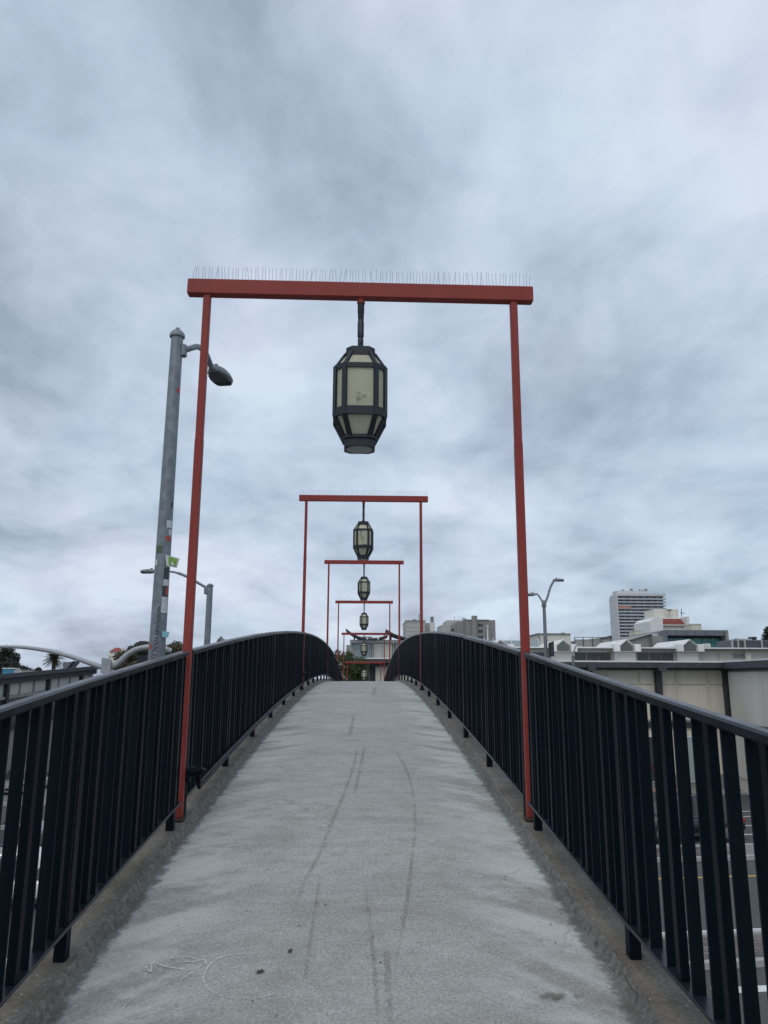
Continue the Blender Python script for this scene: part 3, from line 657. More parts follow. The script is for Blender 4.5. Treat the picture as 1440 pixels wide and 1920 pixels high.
def lantern_meshes():
    g = {}
    fr = MB()
    fr.loft([octo(LR, Z0), octo(LR*1.01, Z1)])                                       # top collar
    fr.loft([octo(LR*0.94, Z0+0.008), octo(LR*0.94, Z0)])
    def ringbar(W, z, hgt, th):
        o = octo(W, z); 
        for i in range(8): 
            a, b_ = o[i], o[(i+1) % 8]; d = (b_-a).normalized(); fr.beam(a-d*th*0.2, b_+d*th*0.2, th, hgt)
    ringbar(LW*0.985, Z2-0.012, 0.036, 0.016); ringbar(LW*0.985, Z3+0.045, 0.022, 0.015); ringbar(LW, Z3+0.012, 0.040, 0.018)
    for A, B, wd in ((octo(LR*1.0, Z1+0.004), octo(LW*0.985, Z2-0.01), 0.030), (octo(LW*0.985, Z2), octo(LW*0.985, Z3), 0.037), (octo(LW*0.975, Z3), octo(LR*1.02, Z4), 0.036)):
        for a, b_ in zip(A, B):
            rad = Vector((a.x+b_.x, a.y+b_.y, 0)).normalized(); fr.beam(a, b_, wd, 0.016, rad)
    ringbar(LR*1.08, Z1-0.018, 0.020, 0.014)
    ringbar(LR*1.10, Z4+0.008, 0.024, 0.014)
    g['frame'] = fr.mesh('frame', M['lframe'])
    rg = MB(); A = octo(LR*1.05, Z4+0.004); B = octo(LR*1.05, Z5); Ai = octo(LR*0.86, Z4+0.004); Bi = octo(LR*0.86, Z5)
    vs = A+B+Bi+Ai; n = 8; fs = []
    for r in range(4):
        for i in range(8): j = (i+1) % 8; fs.append((r*8+i, r*8+j, ((r+1) % 4)*8+j, ((r+1) % 4)*8+i))
    rg.add(vs, fs); rg.lathe([(0.098, Z5+0.012), (0.098, Z5+0.004)], (0, 0, 0), 24)
    g['ring'] = rg.mesh('bottom_ring', M['lframe'])
    g['lens'] = MB().lathe([(0.096, 0.0), (0.096, -0.006), (0.06, -0.011), (0.02, -0.013)], (0, 0, Z5+0.004), 24).mesh('lens', M['lens'], True)
    st = MB(); st.lathe([(0.0265, -0.03), (0.0265, 0.045), (0.022, 0.05), (0.022, 0.105), (0.020, 0.11), (0.020, 0.12), (0.0245, 0.125), (0.0245, 0.245), (0.0215, 0.25), (0.0215, 0.27), (0.0235, 0.275), (0.0235, 0.31), (0.0255, 0.315), (0.0255, 0.43)], (0, 0, 0), 16)
    st.lathe([(0.006, 0), (0.004, 0.006)], (0, -0.024, 0.07), 8)
    g['stem'] = st.mesh('stem', M['lframe'], True)
    def pane(a0, a1, b0, b1, ins):
        c = (a0+a1+b0+b1)/4; nrm = (a1-a0).cross(b0-a0).normalized(); out_ = Vector((c.x, c.y, 0))
        if nrm.dot(out_) < 0: nrm = -nrm
        q = [p + (c-p)*ins for p in (a0, a1, b1, b0)]; q = [p - nrm*0.004 for p in q]
        vs = q + [p - nrm*0.006 for p in q]
        return MB().add(vs, [(0,1,2,3),(7,6,5,4),(0,4,5,1),(1,5,6,2),(2,6,7,3),(3,7,4,0)]).mesh('pane', M['pane'])
    g['panes'] = []
    for (W0, za), (W1, zb) in (((LR*1.0, Z1), (LW*0.985, Z2)), ((LW*0.985, Z2), (LW*0.985, Z3)), ((LW*0.985, Z3), (LR*1.02, Z4))):
        A, B = octo(W0, za), octo(W1, zb)
        for i in range(8):
            j = (i+1) % 8; g['panes'].append(pane(A[i], A[j], B[i], B[j], 0.02))
    return g
LG = lantern_meshes()
for i, D in enumerate(GD):
    b0 = base(D)
    t = thing('red_gate', '%s red post-and-beam gate with bird spikes over the footbridge' % nth[i], 'gate', (0, D, b0), 'red gates over the footbridge')
    tilt = 0.0085 if i == 0 else (0.001 if i == 1 else 0)
    bm_ = put('crossbeam', G['beam'], t, (0, 0, GH-BH/2), True); bm_.rotation_euler = (0, tilt, 0)
    for s in (-1, 1):
        dz = -s*GX*math.tan(tilt)
        put('post', G['low'], t, (s*GX, 0, 0.018), True)
        put('post_extension', G['hi'], t, (s*GX, 0, GH-BH-1.15+dz+0.004-max(0, dz)*0), True)
        put('base_plate', G['plate'], t, (s*GX, 0, 0.0), True)
    put('lantern_bracket', G['cap'], t, (0, 0, GH-BH), True)
    sp = put('bird_spikes', spikes(i), t, (0, 0, GH), True); sp.rotation_euler = (0, tilt, 0); sp['kind'] = 'stuff'
    # lantern
    lz = b0+GH-BH-0.435
    l = thing('hanging_lantern', 'dark framed lantern with cream panes hanging from the %s red gate' % nth[i], 'lantern', (0, D, lz), 'lanterns hanging from the red gates')
    for nm in ('frame', 'stem'): put(nm, LG[nm], l, (0, 0, 0), True)
    rg = put('bottom_ring', LG['ring'], l, (0, 0, 0), True); put('lens', LG['lens'], rg, (0, 0, 0), True)
    for q, me in enumerate(LG['panes']): put('pane', me, l, (0, 0, 0), True)
    l.rotation_euler = (0, 0, R([1.0, -4, 6, 3, -5, 2][i]))
    # grime and scrawl on the pane facing the walker
    if i in (0, 1):
        yq = -LW*0.985/2+0.001
        if i == 0:
            rnd = random.Random(5); n = 20; vs = [(0.002, yq, -0.43)]; ed = [1]
            for f_, e_ in ((0.6, 1), (1, 0)):
                for q in range(n):
                    a = 2*math.pi*q/n; r = 0.045*f_*(1+0.25*math.sin(3*a+1)); vs.append((0.002+r*math.cos(a), yq, -0.43+r*1.15*math.sin(a))); ed.append(e_)
            fs = [(0, 1+q, 1+(q+1) % n) for q in range(n)] + [(1+q, 1+n+q, 1+n+(q+1) % n, 1+(q+1) % n) for q in range(n)]
            me = bpy.data.meshes.new('grime_patch'); me.from_pydata(vs, [], fs); me.materials.append(M['grime'])
            me.attributes.new('edge', 'FLOAT', 'POINT').data.foreach_set('value', ed); put('grime_patch', me, l, (0, 0, 0), True)
        else:
            for st_ in ([(-.06, -.26), (-.03, -.24), (-.045, -.28), (-.01, -.265)], [(-.05, -.31), (-.02, -.30), (-.03, -.34), (-.055, -.33), (-.05, -.31)], [(-.04, -.37), (-.01, -.36), (.01, -.40), (-.03, -.43)], [(0, -.39), (.05, -.42)], [(-.02, -.45), (.0, -.48), (.03, -.46)], [(.0, -.53), (.05, -.55), (.07, -.54)]):
                MB().tube([(p[0], yq, p[1]*0.88) for p in st_], 0.0022, 4).build('scrawl', M['ink'], l, local=True)

# ------------------------------------------------------------------ street lamps
def cobra(t, tip, d, length=0.6, wd=0.34, tray='darkpl', th=1.5):
    """LED head: shell, lens tray, photocell; d = horizontal direction away from the arm"""
    d = Vector(d).normalized(); sd_ = Vector((0, 0, 1)).cross(d).normalized(); tip = Vector(tip)
    def ring(f_, w_, zt, zb, n=12):
        r = []
        for k_ in range(n):
            a = 2*math.pi*k_/n; cx, cz = math.cos(a), math.sin(a)
            r.append(tip + d*(f_*length) + sd_*(w_*wd/2*math.copysign(abs(cx)**0.6, cx)) + Vector((0, 0, (zt if cz > 0 else -zb)*th*abs(cz)**0.7)))
        return r
    rings = [ring(-0.02, 0.22, 0.035, 0.03), ring(0.12, 0.45, 0.06, 0.03), ring(0.35, 0.88, 0.075, 0.03), ring(0.6, 1.0, 0.065, 0.03), ring(0.85, 0.92, 0.05, 0.03), ring(0.98, 0.7, 0.03, 0.022), ring(1.0, 0.6, 0.01, 0.01)]
    rings = [[Vector((p.x, p.y, p.z if p.z >= tip.z else tip.z-(tip.z-p.z)*1.0)) for p in r] for r in rings]
    sh = MB().loft(rings).build('lamp_head', M['lampgrey'], t, True)
    tr_ = MB(); zt_ = -0.030*th
    outl = [(0.20, 0.50), (0.35, 0.76), (0.55, 0.88), (0.80, 0.84), (0.93, 0.68), (0.97, 0.5)]
    pl_ = [tip+d*(a*length)+sd_*(b_*wd/2) for a, b_ in outl]+[tip+d*(a*length)-sd_*(b_*wd/2) for a, b_ in outl[::-1]]
    tr_.loft([[p+Vector((0, 0, zt_)) for p in pl_], [p+Vector((0, 0, zt_-0.018)) for p in pl_]])
    tr_.build('lens_tray', M[tray], sh)
    for k_ in range(4):
        c = tip+d*(0.84*length)+sd_*((k_-1.5)*wd*0.19)+Vector((0, 0, -0.030*th-0.02)); MB().beam(c-d*0.06, c+d*0.05, wd*0.15, 0.008).build('led_module', M['charcoal'], sh)
    MB().lathe([(0.035, 0.0), (0.038, 0.03), (0.034, 0.06), (0.012, 0.068)], tuple(tip+d*0.3*length+Vector((0, 0, 0.06*th))), 12).build('photocell', M['darkpl'], sh, True)

# tall pole on the left, just beyond the nearest gate
Yp = 12.0
ptop = P(337, 628, Yp); pbot = P(291, 1235, Yp); px_, py_ = (ptop.x+pbot.x)/2-0.01, Yp
t = thing('street_lamp', 'tall stickered galvanised lamp post standing left of the nearest red gate', 'street lamp', (px_, py_, 0), 'street lamps')
MB().tube([(px_, py_, 0), (px_, py_, 4), (px_, py_, 8), (px_, py_, ptop.z)], [0.155, 0.138, 0.118, 0.098], 20).build('pole', M['galv'], t, True)
MB().lathe([(0.112, -0.05), (0.125, -0.045), (0.125, 0.0), (0.115, 0.02), (0.085, 0.06), (0.04, 0.085), (0.035, 0.12), (0.01, 0.13)], (px_, py_, ptop.z), 20).build('cap', M['galv'], t, True)
a0 = P(345, 657, Yp); hd = P(396, 688, 13.1); aim = (P(412, 722, 13.7)-hd); 
br = MB().cbox((px_+0.12, py_+0.02, a0.z), 0.09, 0.12, 0.22, 0.02); br.build('arm_bracket', M['galv'], t, True)
MB().tube(smoothpts([(px_+0.1, py_+0.02, a0.z), P(359, 652.5, 12.12), P(372, 650.5, 12.35), P(385, 661, 12.75), hd], 5), [0.05]*21, 12).build('arm', M['galv'], t, True)
cobra(t, hd, (0.16, 1.0, 0), 0.80, 0.40)
def prad(z): return np.interp(z, [0, 4, 8, ptop.z], [0.155, 0.138, 0.118, 0.098])
def on_pole(px, py):
    """point on the near side of the tall pole at this pixel"""
    q = P(px, py, Yp-0.1); x = max(-0.98, min(0.98, (q.x-px_)/prad(q.z))); a = math.asin(x)
    return a, q.z
def sticker(pts, mat, name='sticker', lift=0.003):
    aa = [on_pole(*p) for p in pts]; a0_, a1_ = min(a[0] for a in aa), max(a[0] for a in aa); z0_, z1_ = min(a[1] for a in aa), max(a[1] for a in aa)
    vs = []; n = 6
    for z in (z0_, z1_):
        for i in range(n+1):
            a = a0_+(a1_-a0_)*i/n; r = prad(z)+lift; vs.append((px_+r*math.sin(a), py_-r*math.cos(a), z))
    fs = [(i, i+1, n+2+i, n+1+i) for i in range(n)]
    return MB().add(vs, fs).build(name, M[mat], t)
sticker([(313, 975), (323, 989)], 'stick_white'); sticker([(316, 992), (322, 1003)], 'stick_white'); sticker([(311, 1005), (319, 1013)], 'stick_red')
sticker([(331, 725), (338, 734)], 'stick_red'); sticker([(320, 940), (325, 950)], 'darkpl'); sticker([(294, 1023), (304, 1037)], 'stick_dkgreen')
sticker([(291, 1049), (295, 1060)], 'stick_white'); sticker([(304, 1119), (313, 1149)], 'stick_white'); sticker([(310, 1101), (315, 1115)], 'stick_red')
sticker([(307, 1086), (314, 1098)], 'stick_white'); sticker([(308, 1064), (316, 1086)], 'darkpl', lift=0.0015); sticker([(305, 1098), (313, 1118)], 'darkpl', lift=0.0015)
sticker([(278, 1208), (283, 1217)], 'stick_red')
def flag(pix, mat, Yoff):
    q = [P(x, y, Yp-0.115+o) for x, y, o in pix]; n = Vector((0.1, -1, 0))*0.003
    vs = q+[p+n for p in q]; return MB().add(vs, [(3,2,1,0),(4,5,6,7),(0,1,5,4),(1,2,6,5),(2,3,7,6),(3,0,4,7)]).build('sticker', M[mat], t)
flag([(310, 1040, 0), (312, 1061, 0), (332, 1065, 0.02), (337, 1047, 0.03)], 'stick_white', 0)
flag([(316, 1043, -0.004), (316.5, 1059, -0.004), (330, 1062.5, 0.014), (333.5, 1048.5, 0.022)], 'stick_green', 0)
flag([(321, 1053, -0.007), (321, 1059.5, -0.007), (327, 1061, 0.0), (325, 1054, 0.0)], 'stick_white', 0)
flag([(304, 1183, 0), (304, 1194, 0), (315, 1195.5, 0.02), (318, 1185, 0.03)], 'stick_blue', 0)
# marker scrawl running down the pole
def scrawl(strokes, rad=0.004):
    for st_ in strokes:
        pp = []
        for p in smoothpts([(x, y, 0) for x, y in st_], 4):
            a, z = on_pole(p.x, p.y); r = prad(z)+0.001; pp.append((px_+r*math.sin(a), py_-r*math.cos(a), z))
        MB().tube(pp, rad, 4).build('graffiti_stroke', M['ink'], t)
def zz(px, py): return (240+px/6.0, 940+py/6.0)
S = []
S.append([zz(*p) for p in ((370, 1170), (350, 1200), (335, 1225), (352, 1235), (360, 1205), (345, 1190))])
S.append([zz(*p) for p in ((375, 1245), (340, 1255), (330, 1275), (355, 1285), (370, 1262))])
S.append([zz(*p) for p in ((368, 1290), (330, 1300), (345, 1320), (372, 1305), (352, 1340), (325, 1330))])
S.append([zz(*p) for p in ((372, 1350), (330, 1355), (322, 1380), (350, 1375), (345, 1400), (318, 1395))])
S.append([zz(*p) for p in ((362, 1410), (315, 1420), (340, 1432), (312, 1450), (350, 1455))])
S.append([zz(*p) for p in ((358, 1470), (310, 1465), (318, 1490), (345, 1480), (340, 1500), (312, 1495))])
S.append([zz(*p) for p in ((345, 1530), (310, 1535), (340, 1560), (300, 1570), (350, 1590), (300, 1600))])
S.append([zz(*p) for p in ((335, 1610), (290, 1620), (300, 1650), (340, 1640), (300, 1670), (285, 1655))])
S.append([zz(*p) for p in ((340, 1690), (290, 1680), (270, 1710), (310, 1720), (335, 1705))])
S.append([zz(*p) for p in ((330, 1735), (285, 1730), (268, 1755), (300, 1760)) ])
scrawl(S, 0.0038)

# distant lamp on the left with its arm reaching left
Yq = 31.0
q0 = P(394, 1098, Yq); t = thing('street_lamp', 'galvanised lamp post behind the left railing with a long arm reaching left', 'street lamp', (q0.x, Yq, 0), 'street lamps')
MB().tube([(q0.x, Yq, 0), (q0.x, Yq, q0.z)], [0.15, 0.12], 16).build('pole', M['galv'], t, True)
MB().lathe([(0.135, -0.03), (0.145, -0.02), (0.145, 0.01), (0.08, 0.06), (0.01, 0.09)], (q0.x, Yq, q0.z), 16).build('cap', M['galv'], t, True)
MB().cbox((q0.x-0.14, Yq, q0.z-0.2), 0.16, 0.2, 0.3, 0.02).build('arm_bracket', M['galv'], t)
MB().tube(smoothpts([P(390, 1104, Yq), P(370, 1092, Yq), P(350, 1081, Yq), P(330, 1073.5, Yq), P(310, 1071, Yq), P(291, 1071.5, Yq)], 4), [0.055]*12+[0.04]*9, 10).build('arm', M['galv'], t, True)
cobra(t, P(293, 1072, Yq), (-1, 0, 0), 0.62, 0.34)

# two-armed lamp on the right
Yr = 41.0; q0 = P(1020, 1134, Yr)
t = thing('street_lamp', 'grey lamp post with two curved arms and a signal head right of the bridge', 'street lamp', (q0.x, Yr, 0), 'street lamps')
MB().tube([(q0.x, Yr, 0), (q0.x, Yr, q0.z)], [0.14, 0.085], 16).build('pole', M['galv'], t, True)
MB().lathe([(0.12, -0.12), (0.13, -0.1), (0.13, 0.1), (0.06, 0.14), (0.07, 0.2), (0.02, 0.26)], (q0.x, Yr, q0.z), 14).build('collar', M['lampgrey'], t, True)
MB().tube(smoothpts([P(1021, 1134, Yr), P(1027, 1118, Yr), P(1032, 1101, Yr), P(1038, 1090, Yr)], 5), 0.06, 10).build('arm', M['galv'], t, True)
MB().tube(smoothpts([P(1019, 1133, Yr), P(1013, 1121, Yr), P(1007, 1114, Yr), P(1002, 1114, Yr)], 5), 0.05, 10).build('arm', M['galv2'], t, True)
cobra(t, P(1037, 1088.5, Yr), (0.9, -0.35, 0), 0.58, 0.34); cobra(t, P(1004, 1115, Yr), (-0.9, 0.35, 0), 0.5, 0.34)
sg = P(1033, 1217, Yr-0.3)
s_ = MB().add([Vector((sg.x-0.18, sg.y-0.2, sg.z-0.42)), Vector((sg.x+0.18, sg.y+0.2, sg.z-0.3)), Vector((sg.x+0.18, sg.y+0.2, sg.z+0.42)), Vector((sg.x-0.18, sg.y-0.2, sg.z+0.3)),
               Vector((sg.x-0.15, sg.y-0.24, sg.z-0.42)), Vector((sg.x+0.21, sg.y+0.16, sg.z-0.3)), Vector((sg.x+0.21, sg.y+0.16, sg.z+0.42)), Vector((sg.x-0.15, sg.y-0.24, sg.z+0.3))],
              [(0,1,2,3),(7,6,5,4),(0,4,5,1),(1,5,6,2),(2,6,7,3),(3,7,4,0)]).build('signal_backplate', M['charcoal'], t)
MB().box(sg.x-0.02, sg.x+0.14, sg.y-0.1, sg.y+0.1, sg.z-0.38, sg.z+0.32).build('signal_head', M['darkpl'], s_)
# small hooked lamp before the right-hand building
Ys = 45.0; q0 = P(1074, 1245, Ys)
t = thing('street_lamp', 'thin hooked lamp post in front of the right building eave', 'street lamp', (q0.x, Ys, 0), 'street lamps')
pt = P(1074, 1228, Ys)
MB().tube([(pt.x, Ys, 0), (pt.x, Ys, pt.z)], [0.10, 0.07], 12).build('pole', M['galv'], t, True)
MB().tube(smoothpts([(pt.x, Ys, pt.z), P(1077, 1219, Ys), P(1080, 1211, Ys), P(1084, 1209, Ys), P(1089, 1208.5, Ys)], 4), 0.035, 8).build('arm', M['galv'], t, True)
MB().cbox(tuple(P(1074, 1228, Ys)+Vector((0, -0.1, 0))), 0.16, 0.16, 0.2, 0.02).build('collar', M['galv2'], t)
# globe lamp near the plaza
Yg = 62.0; q0 = P(914, 1175, Yg); t = thing('globe_lamp', 'thin white pole with a round lamp before the concrete tower block', 'street lamp', (q0.x, Yg, 0))
MB().tube([(q0.x, Yg, 0.0), (q0.x, Yg, q0.z-0.12)], 0.04, 8).build('pole', M['white'], t)
MB().tube([q0+Vector((0.15*math.cos(a), 0, 0.15*math.sin(a))) for a in [2*math.pi*i/16 for i in range(17)]], 0.02, 6).build('rim', M['lampgrey'], t, True)
MB().lathe([(0.02, -0.12), (0.10, -0.07), (0.12, 0.0), (0.10, 0.07), (0.02, 0.12)], tuple(q0), 12).build('globe', M['concrete_l'], t, True)

# signal mast with two sweeping arms, left
Ym = 24.0; c = P(203, 1245, Ym)
t = thing('signal_mast', 'pale galvanised mast with two bowed arms behind the left handrail', 'signal mast', (c.x, Ym, 0))
MB().tube([(c.x, Ym, 0), (c.x, Ym, P(203, 1262, Ym).z)], [0.17, 0.13], 16).build('pole', M['galv2'], t, True)
MB().prism([(P(192.5, 1260, Ym).x, P(192.5, 1262, Ym).z), (P(211, 1260, Ym).x, P(211, 1262, Ym).z), (P(211, 1238, Ym).x, P(211, 1238, Ym).z), (P(208, 1235, Ym).x, P(208, 1235, Ym).z), (P(195, 1233.5, Ym).x, P(195, 1233.5, Ym).z)], Ym-0.2, Ym-0.02).build('arm_plate', M['galv2'], t)
MB().tube(smoothpts([P(194, 1252, Ym), P(170, 1244, Ym), P(140, 1233.5, Ym), P(100, 1222, Ym), P(60, 1215.5, Ym), P(30, 1213, Ym), P(0, 1212.5, Ym), P(-60, 1214, Ym), P(-130, 1219, Ym)], 3), [0.078-0.0018*i for i in range(25)], 12).build('arm', M['galv2'], t, True)
MB().tube(smoothpts([P(207, 1252, Ym), P(222, 1243, Ym), P(238, 1228, Ym), P(255, 1218, Ym), P(275, 1213.5, Ym), P(300, 1214, Ym+0.1), P(321, 1221, Ym+0.2)], 4), [0.095-0.0007*i for i in range(25)], 12).build('arm', M['galv2'], t, True)
sgp = P(269, 1206, Ym+0.3); MB().cbox(tuple(sgp), 0.26, 0.3, 0.13, 0.03).build('signal_head', M['charcoal'], t)
sgp = P(268, 1236, Ym+0.3); MB().cbox(tuple(sgp), 0.30, 0.3, 0.22, 0.03).build('signal_head', M['charcoal'], t)

# ------------------------------------------------------------------ buildings helpers
def pbox(mb, x0, y0, x1, y1, Y, depth, ym=None):
    """upright box whose front face spans the pixel rectangle at distance Y"""
    ym = (y0+y1)/2 if ym is None else ym
    return mb.box(P(x0, ym, Y).x, P(x1, ym, Y).x, Y, Y+depth, P((x0+x1)/2, y1, Y).z, P((x0+x1)/2, y0, Y).z)
def part(t, name, mat, x0, y0, x1, y1, Y, depth, to_ground=False):
    mb = MB()
    if to_ground: mb.box(P(x0, y0, Y).x, P(x1, y0, Y).x, Y, Y+depth, -0.05, P((x0+x1)/2, y0, Y).z)
    else: pbox(mb, x0, y0, x1, y1, Y, depth)
    return mb.build(name, M[mat], t)

# ------------------------------------------------------------------ shopping hall on the right
Yh = 48.0; zt = P(1200, 1239.5, Yh).z
def hx(px): return P(px, 1300, Yh).x
def hz(py): return P(1280, py, Yh).z
t = thing('shopping_hall', 'low cream panelled hall with charcoal eave and posts behind the right railing', 'building', (hx(1230), Yh, 0))
x0, x1 = 7.2, hx(1361)
MB().box(x0, x1, Yh+0.12, Yh+12, -0.05, zt-0.1).build('wall', M['cream'], t)
zE = zt
MB().box(x0-0.3, x1+0.1, Yh-0.9, Yh+12.2, zE-0.09, zE).build('coping', M['white'], t)
MB().box(x0-0.28, x1+0.08, Yh-0.88, Yh-0.70, zE-0.42, zE-0.093).build('fascia', M['fascia'], t)
MB().box(x0-0.2, x1, Yh-0.2, Yh+0.11, hz(1256), zE-0.20).build('eave_beam', M['charcoal'], t)
zb0, zb1 = hz(1364), hz(1353); zl = hz(1453)
MB().box(x0, x1, Yh-0.06, Yh+0.117, zb0, zb1).build('band', M['charcoal'], t)
MB().box(x0, x1, Yh-0.03, Yh+0.115, -0.04, zl).build('plinth', M['pave'], t)
pd = hx(1365)-hx(1235)
for kx in range(-4, 2):
    xc = hx(1235)+kx*pd
    if xc < x0: continue
    MB().box(xc-0.17, xc+0.17, Yh-0.28, Yh+0.114, 0.2, zE-0.44).build('post', M['charcoal'], t)
    MB().box(xc-0.24, xc+0.24, Yh-0.98, Yh-0.2, zE-0.60, zE-0.30).build('beam_end', M['fascia'], t)
    fr = [0.06, 0.235, 0.275, 0.70, 0.745, 0.94]
    for a in (0, 2, 4):
        xa, xb = xc+pd*fr[a], xc+pd*fr[a+1]
        if xb > x1: continue
        for za, zb in ((hz(1283), hz(1258)), (hz(1350), hz(1287.5))):
            MB().cbox(((xa+xb)/2, Yh+0.09, (za+zb)/2), xb-xa, 0.09, zb-za, 0.015).build('panel', M['cream'], t)
    if xc+pd < x1+0.3:
        for a in range(3):
            xa, xb = xc+0.25+(pd-0.5)*a/3, xc+0.25+(pd-0.5)*(a+1)/3-0.04
            MB().cbox(((xa+xb)/2, Yh+0.10, (zl+zb0)/2), xb-xa, 0.06, zb0-zl-0.06, 0.01).build('panel', M['cream'], t)
# wing turning towards the viewer
A = Vector((x1+0.12, Yh, 0)); B = Vector((21.0, 35.5, 0)); dW = (B-A).normalized(); nW = Vector((dW.y, -dW.x, 0))
if nW.x > 0: nW = -nW
LWg = (B-A).length
def wq(mb, s0, s1, o0, o1, z0, z1):
    vs = []
    for z in (z0, z1):
        for a, o in ((s0, o0), (s1, o0), (s1, o1), (s0, o1)):
            p = A+dW*a+nW*o; vs.append((p.x, p.y, z))
    return mb.add(vs, [(3,2,1,0),(4,5,6,7),(0,1,5,4),(1,2,6,5),(2,3,7,6),(3,0,4,7)])
t2 = thing('hall_wing', 'wing of the cream hall coming forward at the right edge of the frame', 'building', (A.x, A.y, 0))
wq(MB(), 0.35, LWg, -9, -0.02, -0.05, zE-0.1).build('wall', M['cream2'], t2)
wq(MB(), -0.2, LWg+0.5, -9.2, 0.5, zE-0.085, zE+0.004).build('coping', M['white'], t2)
wq(MB(), -0.2, LWg+0.48, 0.34, 0.48, zE-0.46, zE-0.088).build('fascia', M['fascia'], t2)
wq(MB(), 0, LWg, 0.0, 0.28, hz(1258), zE-0.2).build('eave_beam', M['charcoal'], t2)
wq(MB(), -0.12, 0.32, -0.1, 0.26, 0.0, zE-0.4).build('post', M['charcoal'], t2)
wq(MB(), 0.33, LWg, 0.0, 0.16, zb0, zb1).build('band', M['charcoal'], t2)
for a in range(7):
    s0, s1 = 0.45+a*1.75, 0.45+(a+1)*1.75-0.045
    wq(MB(), s0, s1, 0.0, 0.05, zb1+0.03, hz(1260)).build('panel', M['cream2'], t2)
    wq(MB(), s0, s1, 0.0, 0.05, zl, zb0-0.03).build('panel', M['cream2'], t2)
# cable drooping at the corner post
MB().tube(smoothpts([(x1-0.3, Yh-0.32, hz(1420)), (x1-0.6, Yh-0.4, hz(1450)), (x1-0.3, Yh-0.4, hz(1462)), (x1-0.5, Yh-0.4, hz(1475))], 5), 0.02, 6).build('cable', M['charcoal'], t)
# shopfront clutter at street level
for i, (xa, mtl) in enumerate(((hx(1216), 'win'), (hx(1286), 'bluewin'))):
    f_ = MB().box(xa-0.35, xa+0.35, Yh-0.08, Yh-0.02, 0.45, 3.1).build('shop_window', M['white'], t); MB().box(xa-0.3, xa+0.3, Yh-0.095, Yh-0.082, 0.5, 3.05).build('pane', M[mtl], f_)
MB().box(hx(1214), hx(1224), Yh-0.3, Yh-0.1, hz(1447), hz(1432)).build('shop_sign', M['redlamp'], t)

# ------------------------------------------------------------------ upper storey with gabled skylights
Yu = 62.0
t = thing('clerestory_hall', 'cream upper hall with a row of gabled skylights above the charcoal eave', 'building', (P(1180, 1230, Yu).x, Yu, 0))
xa, xb = P(905, 1230, Yu).x, P(1560, 1230, Yu).x
zr, zw = P(1200, 1214, Yu).z, P(1200, 1242, Yu).z
MB().box(xa, xb, Yu+0.15, Yu+14, -0.05, zr-0.1).build('wall', M['cream2'], t)
MB().box(xa-0.2, xb, Yu-0.65, Yu+14.1, zr-0.1, zr).build('coping', M['white'], t)
MB().box(xa-0.18, xb, Yu-0.6, Yu-0.45, zr-0.24, zr-0.103).build('fascia', M['roof_dark'], t)  # dark strip painted in for the shadow line beneath the coping
def U(px, py): q = P(px, py, Yu); return q.x, q.z
for k_, pk in enumerate((931, 1047.5, 1165, 1282)):
    xc = U(pk+4, 1215)[0]; zp = U(pk, 1199.5)[1]; ze = U(pk, 1211)[1]; zg = U(pk, 1222.5)[1]; zl_ = U(pk, 1238)[1]
    hw = 0.54; gw = 0.63
    d_ = MB().prism([(xc-hw, zg), (xc+hw, zg), (xc+hw, ze-0.02), (xc, zp-0.06), (xc-hw, ze-0.02)], Yu-0.75, Yu+0.1).build('skylight', M['cream2'], t)
    MB().prism([(xc-hw+0.045, zg+0.04), (xc+hw-0.045, zg+0.04), (xc+hw-0.045, ze-0.06), (xc, zp-0.14), (xc-hw+0.045, ze-0.06)], Yu-0.765, Yu-0.752).build('pane', M['win2'], d_)
    for s in (-1, 1):
        MB().add([(xc, Yu-0.9, zp), (xc+s*gw, Yu-0.9, ze), (xc+s*gw, Yu+6, ze), (xc, Yu+6, zp), (xc, Yu-0.9, zp-0.05), (xc+s*gw, Yu-0.9, ze-0.05), (xc+s*gw, Yu+6, ze-0.05), (xc, Yu+6, zp-0.05)],
                 [(0,1,2,3),(7,6,5,4),(0,4,5,1),(1,5,6,2),(2,6,7,3),(3,7,4,0)]).build('roof_slope', M['white'], d_)
        MB().cbox((xc+s*(hw+0.28), Yu-0.55, (zg+ze)/2+0.05), 0.48, 0.9, ze-zg+0.10, 0.01).build('cheek_block', M['white'], d_)
    MB().box(xc-0.86, xc+0.86, Yu-0.3, Yu+0.14, zl_-0.3, zg-0.02).build('apron', M['white'], d_)
    if k_ < 3:
        xn = U((931, 1047.5, 1165, 1282)[k_+1]+4, 1215)[0]; a, b_ = xc+1.05, xn-1.05
        wf = MB().box(a, b_, Yu+0.02, Yu+0.147, zl_-0.3, zg-0.0).build('window', M['white'], t)
        for q in range(3):
            MB().box(a+0.04+(b_-a-0.04)*q/3, a+(b_-a)*(q+1)/3-0.02, Yu-0.02, Yu+0.018, zl_-0.28, zg-0.03).build('pane', M['win'], wf)
wf = MB().box(U(1374, 1230)[0], U(1398, 1230)[0], Yu+0.05, Yu+0.147, U(1385, 1235)[1], U(1385, 1224.5)[1]).build('window', M['cream'], t)
MB().box(U(1375.5, 1230)[0], U(1396.5, 1230)[0], Yu+0.03, Yu+0.048, U(1385, 1234)[1], U(1385, 1225.5)[1]).build('pane', M['concrete'], wf)
MB().tube([(U(1349, 1230)[0], Yu+0.05, zw-0.5), (U(1349, 1230)[0], Yu+0.05, zr-0.3)], 0.04, 8).build('downpipe', M['cream'], t)
MB().box(U(1396, 1230)[0], U(1406, 1230)[0], Yu-0.2, Yu+0.147, zw-0.5, zr-0.12).build('pilaster', M['cream2'], t)
